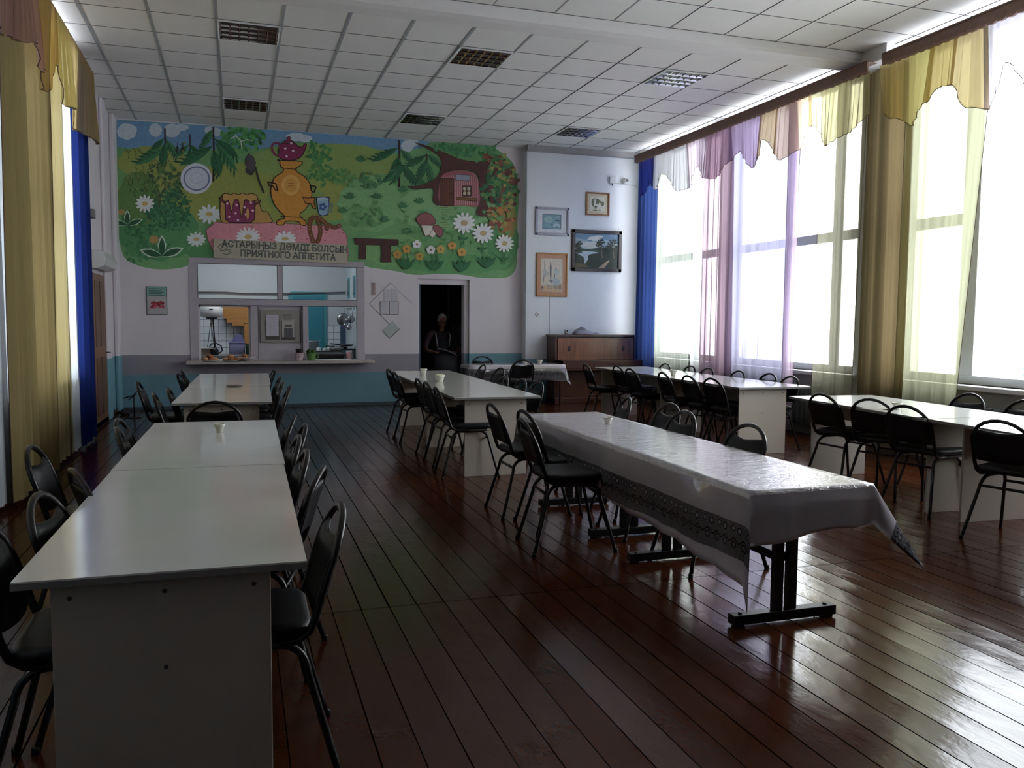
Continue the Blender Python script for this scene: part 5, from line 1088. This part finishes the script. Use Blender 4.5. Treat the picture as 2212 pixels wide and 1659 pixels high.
def curtain(lb, x, ya, yb, zt, zb, mat, per=.16, amp=.035, seed=1, yb2=None, ya2=None, group='sheer curtains on the window side', hem=None):
    """vertical cloth from ya to yb along Y; ya2/yb2 = ends at the bottom when the edge slants"""
    ya2 = ya if ya2 is None else ya2; yb2 = yb if yb2 is None else yb2
    n = max(10, int(abs(yb-ya)/.018)); nf = max(1, abs(yb-ya)/per); rows = []; zs = [zt+(zb-zt)*k/14 for k in range(15)]
    for k, z in enumerate(zs):
        s = k/14; row = []
        for i in range(n+1):
            t = i/n; y = (ya+(yb-ya)*t)*(1-s)+(ya2+(yb2-ya2)*t)*s; g = .75+.35*s
            row.append((x+folds(t+.012*sin(s*3+seed), nf, amp*g, seed), y+.015*s*sin(t*9+seed), z+(.01*sin(t*30) if k == 14 else 0)))
        rows.append(row)
    root = thing('sheer_curtain', lb, 'curtain', (x, (ya+yb)/2, 0), 0, group); rows = [[(p[0]-x, p[1]-(ya+yb)/2, p[2]) for p in r] for r in rows]
    b = B(); b.loft(rows, False, False); b.build('fabric', mat, root)
    b = B(); b.tube(rows[-1][::2], .004, 4)
    if hem: b.tube([r[0] for r in rows], .004, 4); b.tube([r[-1] for r in rows], .004, 4)
    b.build('hem', m_hem, root); return root
CX = 7.05
curtain('royal blue sheer curtain beside the pier wall and piano', CX, 13.5, 14.25, 4.4, .12, S['blue'], .15, .04, 1)
curtain('white greenish sheer next to the blue curtain', CX+.02, 12.30, 13.55, 4.4, .12, S['green'], .30, .03, 2)
curtain('thin white sheer over the first window pane', CX+.05, 11.85, 12.35, 4.4, .12, S['white'], .2, .03, 31)
curtain('dense mauve sheer gathered between the first and second windows', CX, 11.15, 11.92, 4.4, .10, S['mauve'], .13, .045, 3, yb2=11.98, ya2=11.05)
curtain('wide lilac white sheer over the left part of the second window', CX+.02, 9.55, 11.2, 4.4, .12, S['lilac'], .26, .03, 4, ya2=9.75)
curtain('narrow pale mauve sheer strip in the middle of the second window', CX-.02, 9.52, 9.78, 4.4, .12, S['mauveV'], .12, .03, 41, hem=1)
curtain('cream sheer at the right part of the second window', CX, 8.30, 9.12, 4.4, .12, S['cream'], .28, .03, 5, ya2=8.42, hem=1)
curtain('beige gold sheer hanging across the column between windows', CX+.04, 7.60, 8.36, 4.42, .12, S['beige'], .30, .03, 6)  # cloth colour darkened for the column that blocks its backlight
curtain('pale lemon sheer over the third window beside the column', CX, 6.55, 7.7, 4.42, .12, S['pale'], .26, .03, 7, ya2=6.88, hem=1)
# valances
VB = [(14.1, 3.78), (14.01, 3.79), (13.76, 3.97), (13.4, 3.79), (13.11, 4.02), (12.66, 3.67), (12.36, 3.68), (12.08, 3.97), (11.79, 3.74), (11.45, 3.68), (11.16, 3.88), (10.96, 4.0), (10.53, 3.69), (10.31, 3.8), (10.21, 4.02), (9.83, 3.68), (9.54, 3.76), (9.27, 4.02), (8.92, 3.69), (8.52, 3.75), (8.15, 3.92)]
VC = [(8.2, 3.95), (7.85, 3.8), (7.53, 3.64), (7.28, 3.83), (7.16, 3.94), (6.96, 3.93), (6.80, 3.66), (6.6, 3.6), (6.52, 3.72), (6.39, 4.0), (6.13, 3.68), (5.7, 3.66), (5.3, 4.0), (5.0, 3.7)]
VL = [(11.45, 3.58), (10.71, 3.56), (10.2, 3.52), (10.13, 3.72), (9.95, 3.66), (9.4, 3.57), (9.23, 3.91), (9.02, 3.60), (8.61, 3.53), (8.5, 3.74), (8.22, 3.58), (8.08, 3.76), (7.6, 3.66), (7.3, 3.6), (6.9, 3.9), (6.4, 3.6), (6.0, 3.6)]
def interp(K, y):
    K = sorted(K); 
    if y <= K[0][0]: return K[0][1]
    for (a, va), (b_, vb) in zip(K, K[1:]):
        if y <= b_: t = (y-a)/(b_-a); t = t*t*(3-2*t); return va+(vb-va)*t
    return K[-1][1]
def valance(lb, x, K, segs, zt, side, seed):
    root = thing('valance', lb, 'valance', (x, (K[0][0]+K[-1][0])/2, 0)); oy = (K[0][0]+K[-1][0])/2
    for ya, yb, mt in segs:
        n = max(8, int((yb-ya)/.015)); rows = []
        for k in range(9):
            s = k/8; row = []
            for i in range(n+1):
                y = ya+(yb-ya)*i/n; zb = interp(K, y); z = zt+(zb-zt)*s
                dx = folds(y, 11, .022*(.6+.6*s), seed)+side*.05*s*sin(y*4.2+seed); row.append((dx, y-oy+.03*s*sin(y*13), z))
            rows.append(row)
        b = B(); b.loft(rows, False, False); f = b.build('swag', S[mt], root)
        B().tube(rows[-1][::2], .0045, 4).build('hem', m_hem, f)
    return root
valance('scalloped valance in lilac, mauve, gold and cream above the first two windows', 6.98, VB, [(13.55, 14.1, 'indigo'), (12.35, 13.6, 'lilacV'), (11.1, 12.4, 'mauveV'), (10.3, 11.15, 'mauveV'), (9.95, 10.35, 'gold'), (9.25, 10.0, 'peach'), (8.2, 9.3, 'creamV')], 4.4, -1, 3)
valance('scalloped valance in yellow, peach and white above the third window', 6.98, VC, [(7.25, 8.05, 'yellow'), (6.95, 7.3, 'gold'), (6.6, 7.0, 'peach'), (5.0, 6.65, 'lilacV')], 4.42, -1, 9)
valance('scalloped gold and rose valance above the left windows', -1.60, VL, [(9.9, 11.42, 'Vgold'), (9.2, 9.95, 'Vyel'), (8.3, 9.25, 'Vgold'), (7.7, 8.35, 'Vrose'), (6.0, 7.75, 'Vrose')], 4.42, 1, 5)
curtain('deep blue curtain at the far end of the left windows', -1.70, 10.36, 11.45, 4.4, .03, S['Lblue'], .4, .03, 11, 'x' and None, 10.6 and None, 'curtains on the left side')
curtain('greyish white sheer beside the blue curtain on the left', -1.70, 9.92, 10.4, 4.4, .05, S['Lwhite'], .25, .02, 12, group='curtains on the left side')
curtain('soft yellow sheer on the left, next to the white strip', -1.72, 8.95, 9.95, 4.4, .06, S['Lyel'], .2, .035, 13, group='curtains on the left side')
curtain('wide dusty gold sheer on the left reaching the floor', -1.66, 7.32, 9.0, 4.4, .06, S['Lgold'], .24, .04, 14, group='curtains on the left side', hem=1)
curtain('dusty gold sheer added out of view to cover the nearer left window', -1.70, 4.4, 6.5, 4.4, .06, S['Lgold'], .24, .04, 16, group='curtains on the left side')  # unseen curtain added to keep bright window light off the floor
curtain('pale sheer at the left photo edge', -1.73, 6.3, 8.15, 4.4, .06, S['Lwhite'], .25, .03, 15, group='curtains on the left side')
# carved cornices
def cornice(lb, x, ya, yb, z, side):
    r = thing('curtain_cornice', lb, 'cornice', (x, (ya+yb)/2, z), 0, 'brown curtain cornices'); oy = (ya+yb)/2
    b = B(); b.box(-.012, .012, ya-oy, yb-oy, 0, .12); b.build('fascia', m_cornice, r)
    b = B(); n = int((yb-ya)/.11)
    for k in range(n):
        yc = ya-oy+.055+.11*k; pts = [(-.055, .012), (.055, .012)]+[(.055*cos(t), -.022*sin(t)) for t in [pi*q/6 for q in range(7)]]
        b.prism(pts[1:], -.015, .015, Matrix(((0, 0, 1, 0), (1, 0, 0, yc), (0, 1, 0, 0), (0, 0, 0, 1))))
    b.build('scalloped_edge', M('brown_scallop', (142, 112, 96), .5), r)
    b = B(); b.box(-.02 if side > 0 else -.14, .14 if side > 0 else .02, ya-oy, yb-oy, .11, .125); b.build('top_board', m_cornice, r)
    return r
cornice('brown carved cornice over the first two windows on the right', 6.92, 8.18, 14.15, 4.38, 1)
cornice('brown carved cornice over the nearest window on the right', 6.90, 4.0, 7.92, 4.38, 1)
cornice('brown carved cornice over the left windows', -1.66, 5.0, 11.5, 4.38, -1)

# ------------------------------------------------------------------ radiators
def radiator(lb, y0, y1):
    r = thing('radiator', lb, 'radiator', (7.22, y0, 0), 0, 'cast-iron radiators under the windows'); n = int((y1-y0)/.09); b = B()
    for k in range(n): b.rbox(-.045, .045, k*.09+.008, k*.09+.08, .14, .66, .02)
    b.build('fins', M('grey_radiator_paint', (104, 112, 112), .5), r)
    b = B(); b.tube([(0, 0, .62), (0, n*.09, .62)], .018); b.tube([(0, 0, .18), (0, n*.09, .18)], .018)
    for k in (1, n-2): b.box(-.02, .02, k*.09+.02, k*.09+.06, 0, .16)
    b.build('pipe', m_steel, r)
radiator('radiator under the first window near the piano', 12.3, 13.7); radiator('radiator under the second window', 9.2, 10.9); radiator('radiator under the third window behind the right-hand table', 5.7, 7.4)

# ------------------------------------------------------------------ outside
tag(box('snowfield', m_snow, 7.9, 160, -60, 160, -1.2, -1.0), 'snow covered ground outside the windows', 'snow')['kind'] = 'structure'
tag(box('snowfield', m_snow, -80, -2.6, -60, 120, -1.2, -1.0), 'snow covered ground outside the left windows', 'snow')['kind'] = 'structure'
m_fir = M('snowy_fir_needles', (94, 101, 106), .9, noise=.2, scale=8)
for i, (x, y, h) in enumerate(((24, 20, 3.0), (27, 19.5, 3.6), (30, 24, 4.2), (22.5, 17.2, 2.6))):
    t = thing('fir_tree', ('low snowy fir left in the view through the third window', 'middle snowy fir through the third window', 'tallest snowy fir through the third window', 'smallest snowy fir through the third window')[i], 'tree', (x, y, -1.0), 0, 'snowy firs outside')
    b = B(); rr = random.Random(i)
    for k in range(7): z = h*(.12+.12*k); rad = h*.32*(1-k/7.5); b.lathe([(rad*rr.uniform(.9, 1.1), z), (rad*.55, z+h*.09), (.03, z+h*.2)], n=11)
    b.build('crown', m_fir, t); b = B(); b.tube([(0, 0, 0), (0, 0, h*.9)], [.12, .03]); b.build('trunk', m_wood2, t)
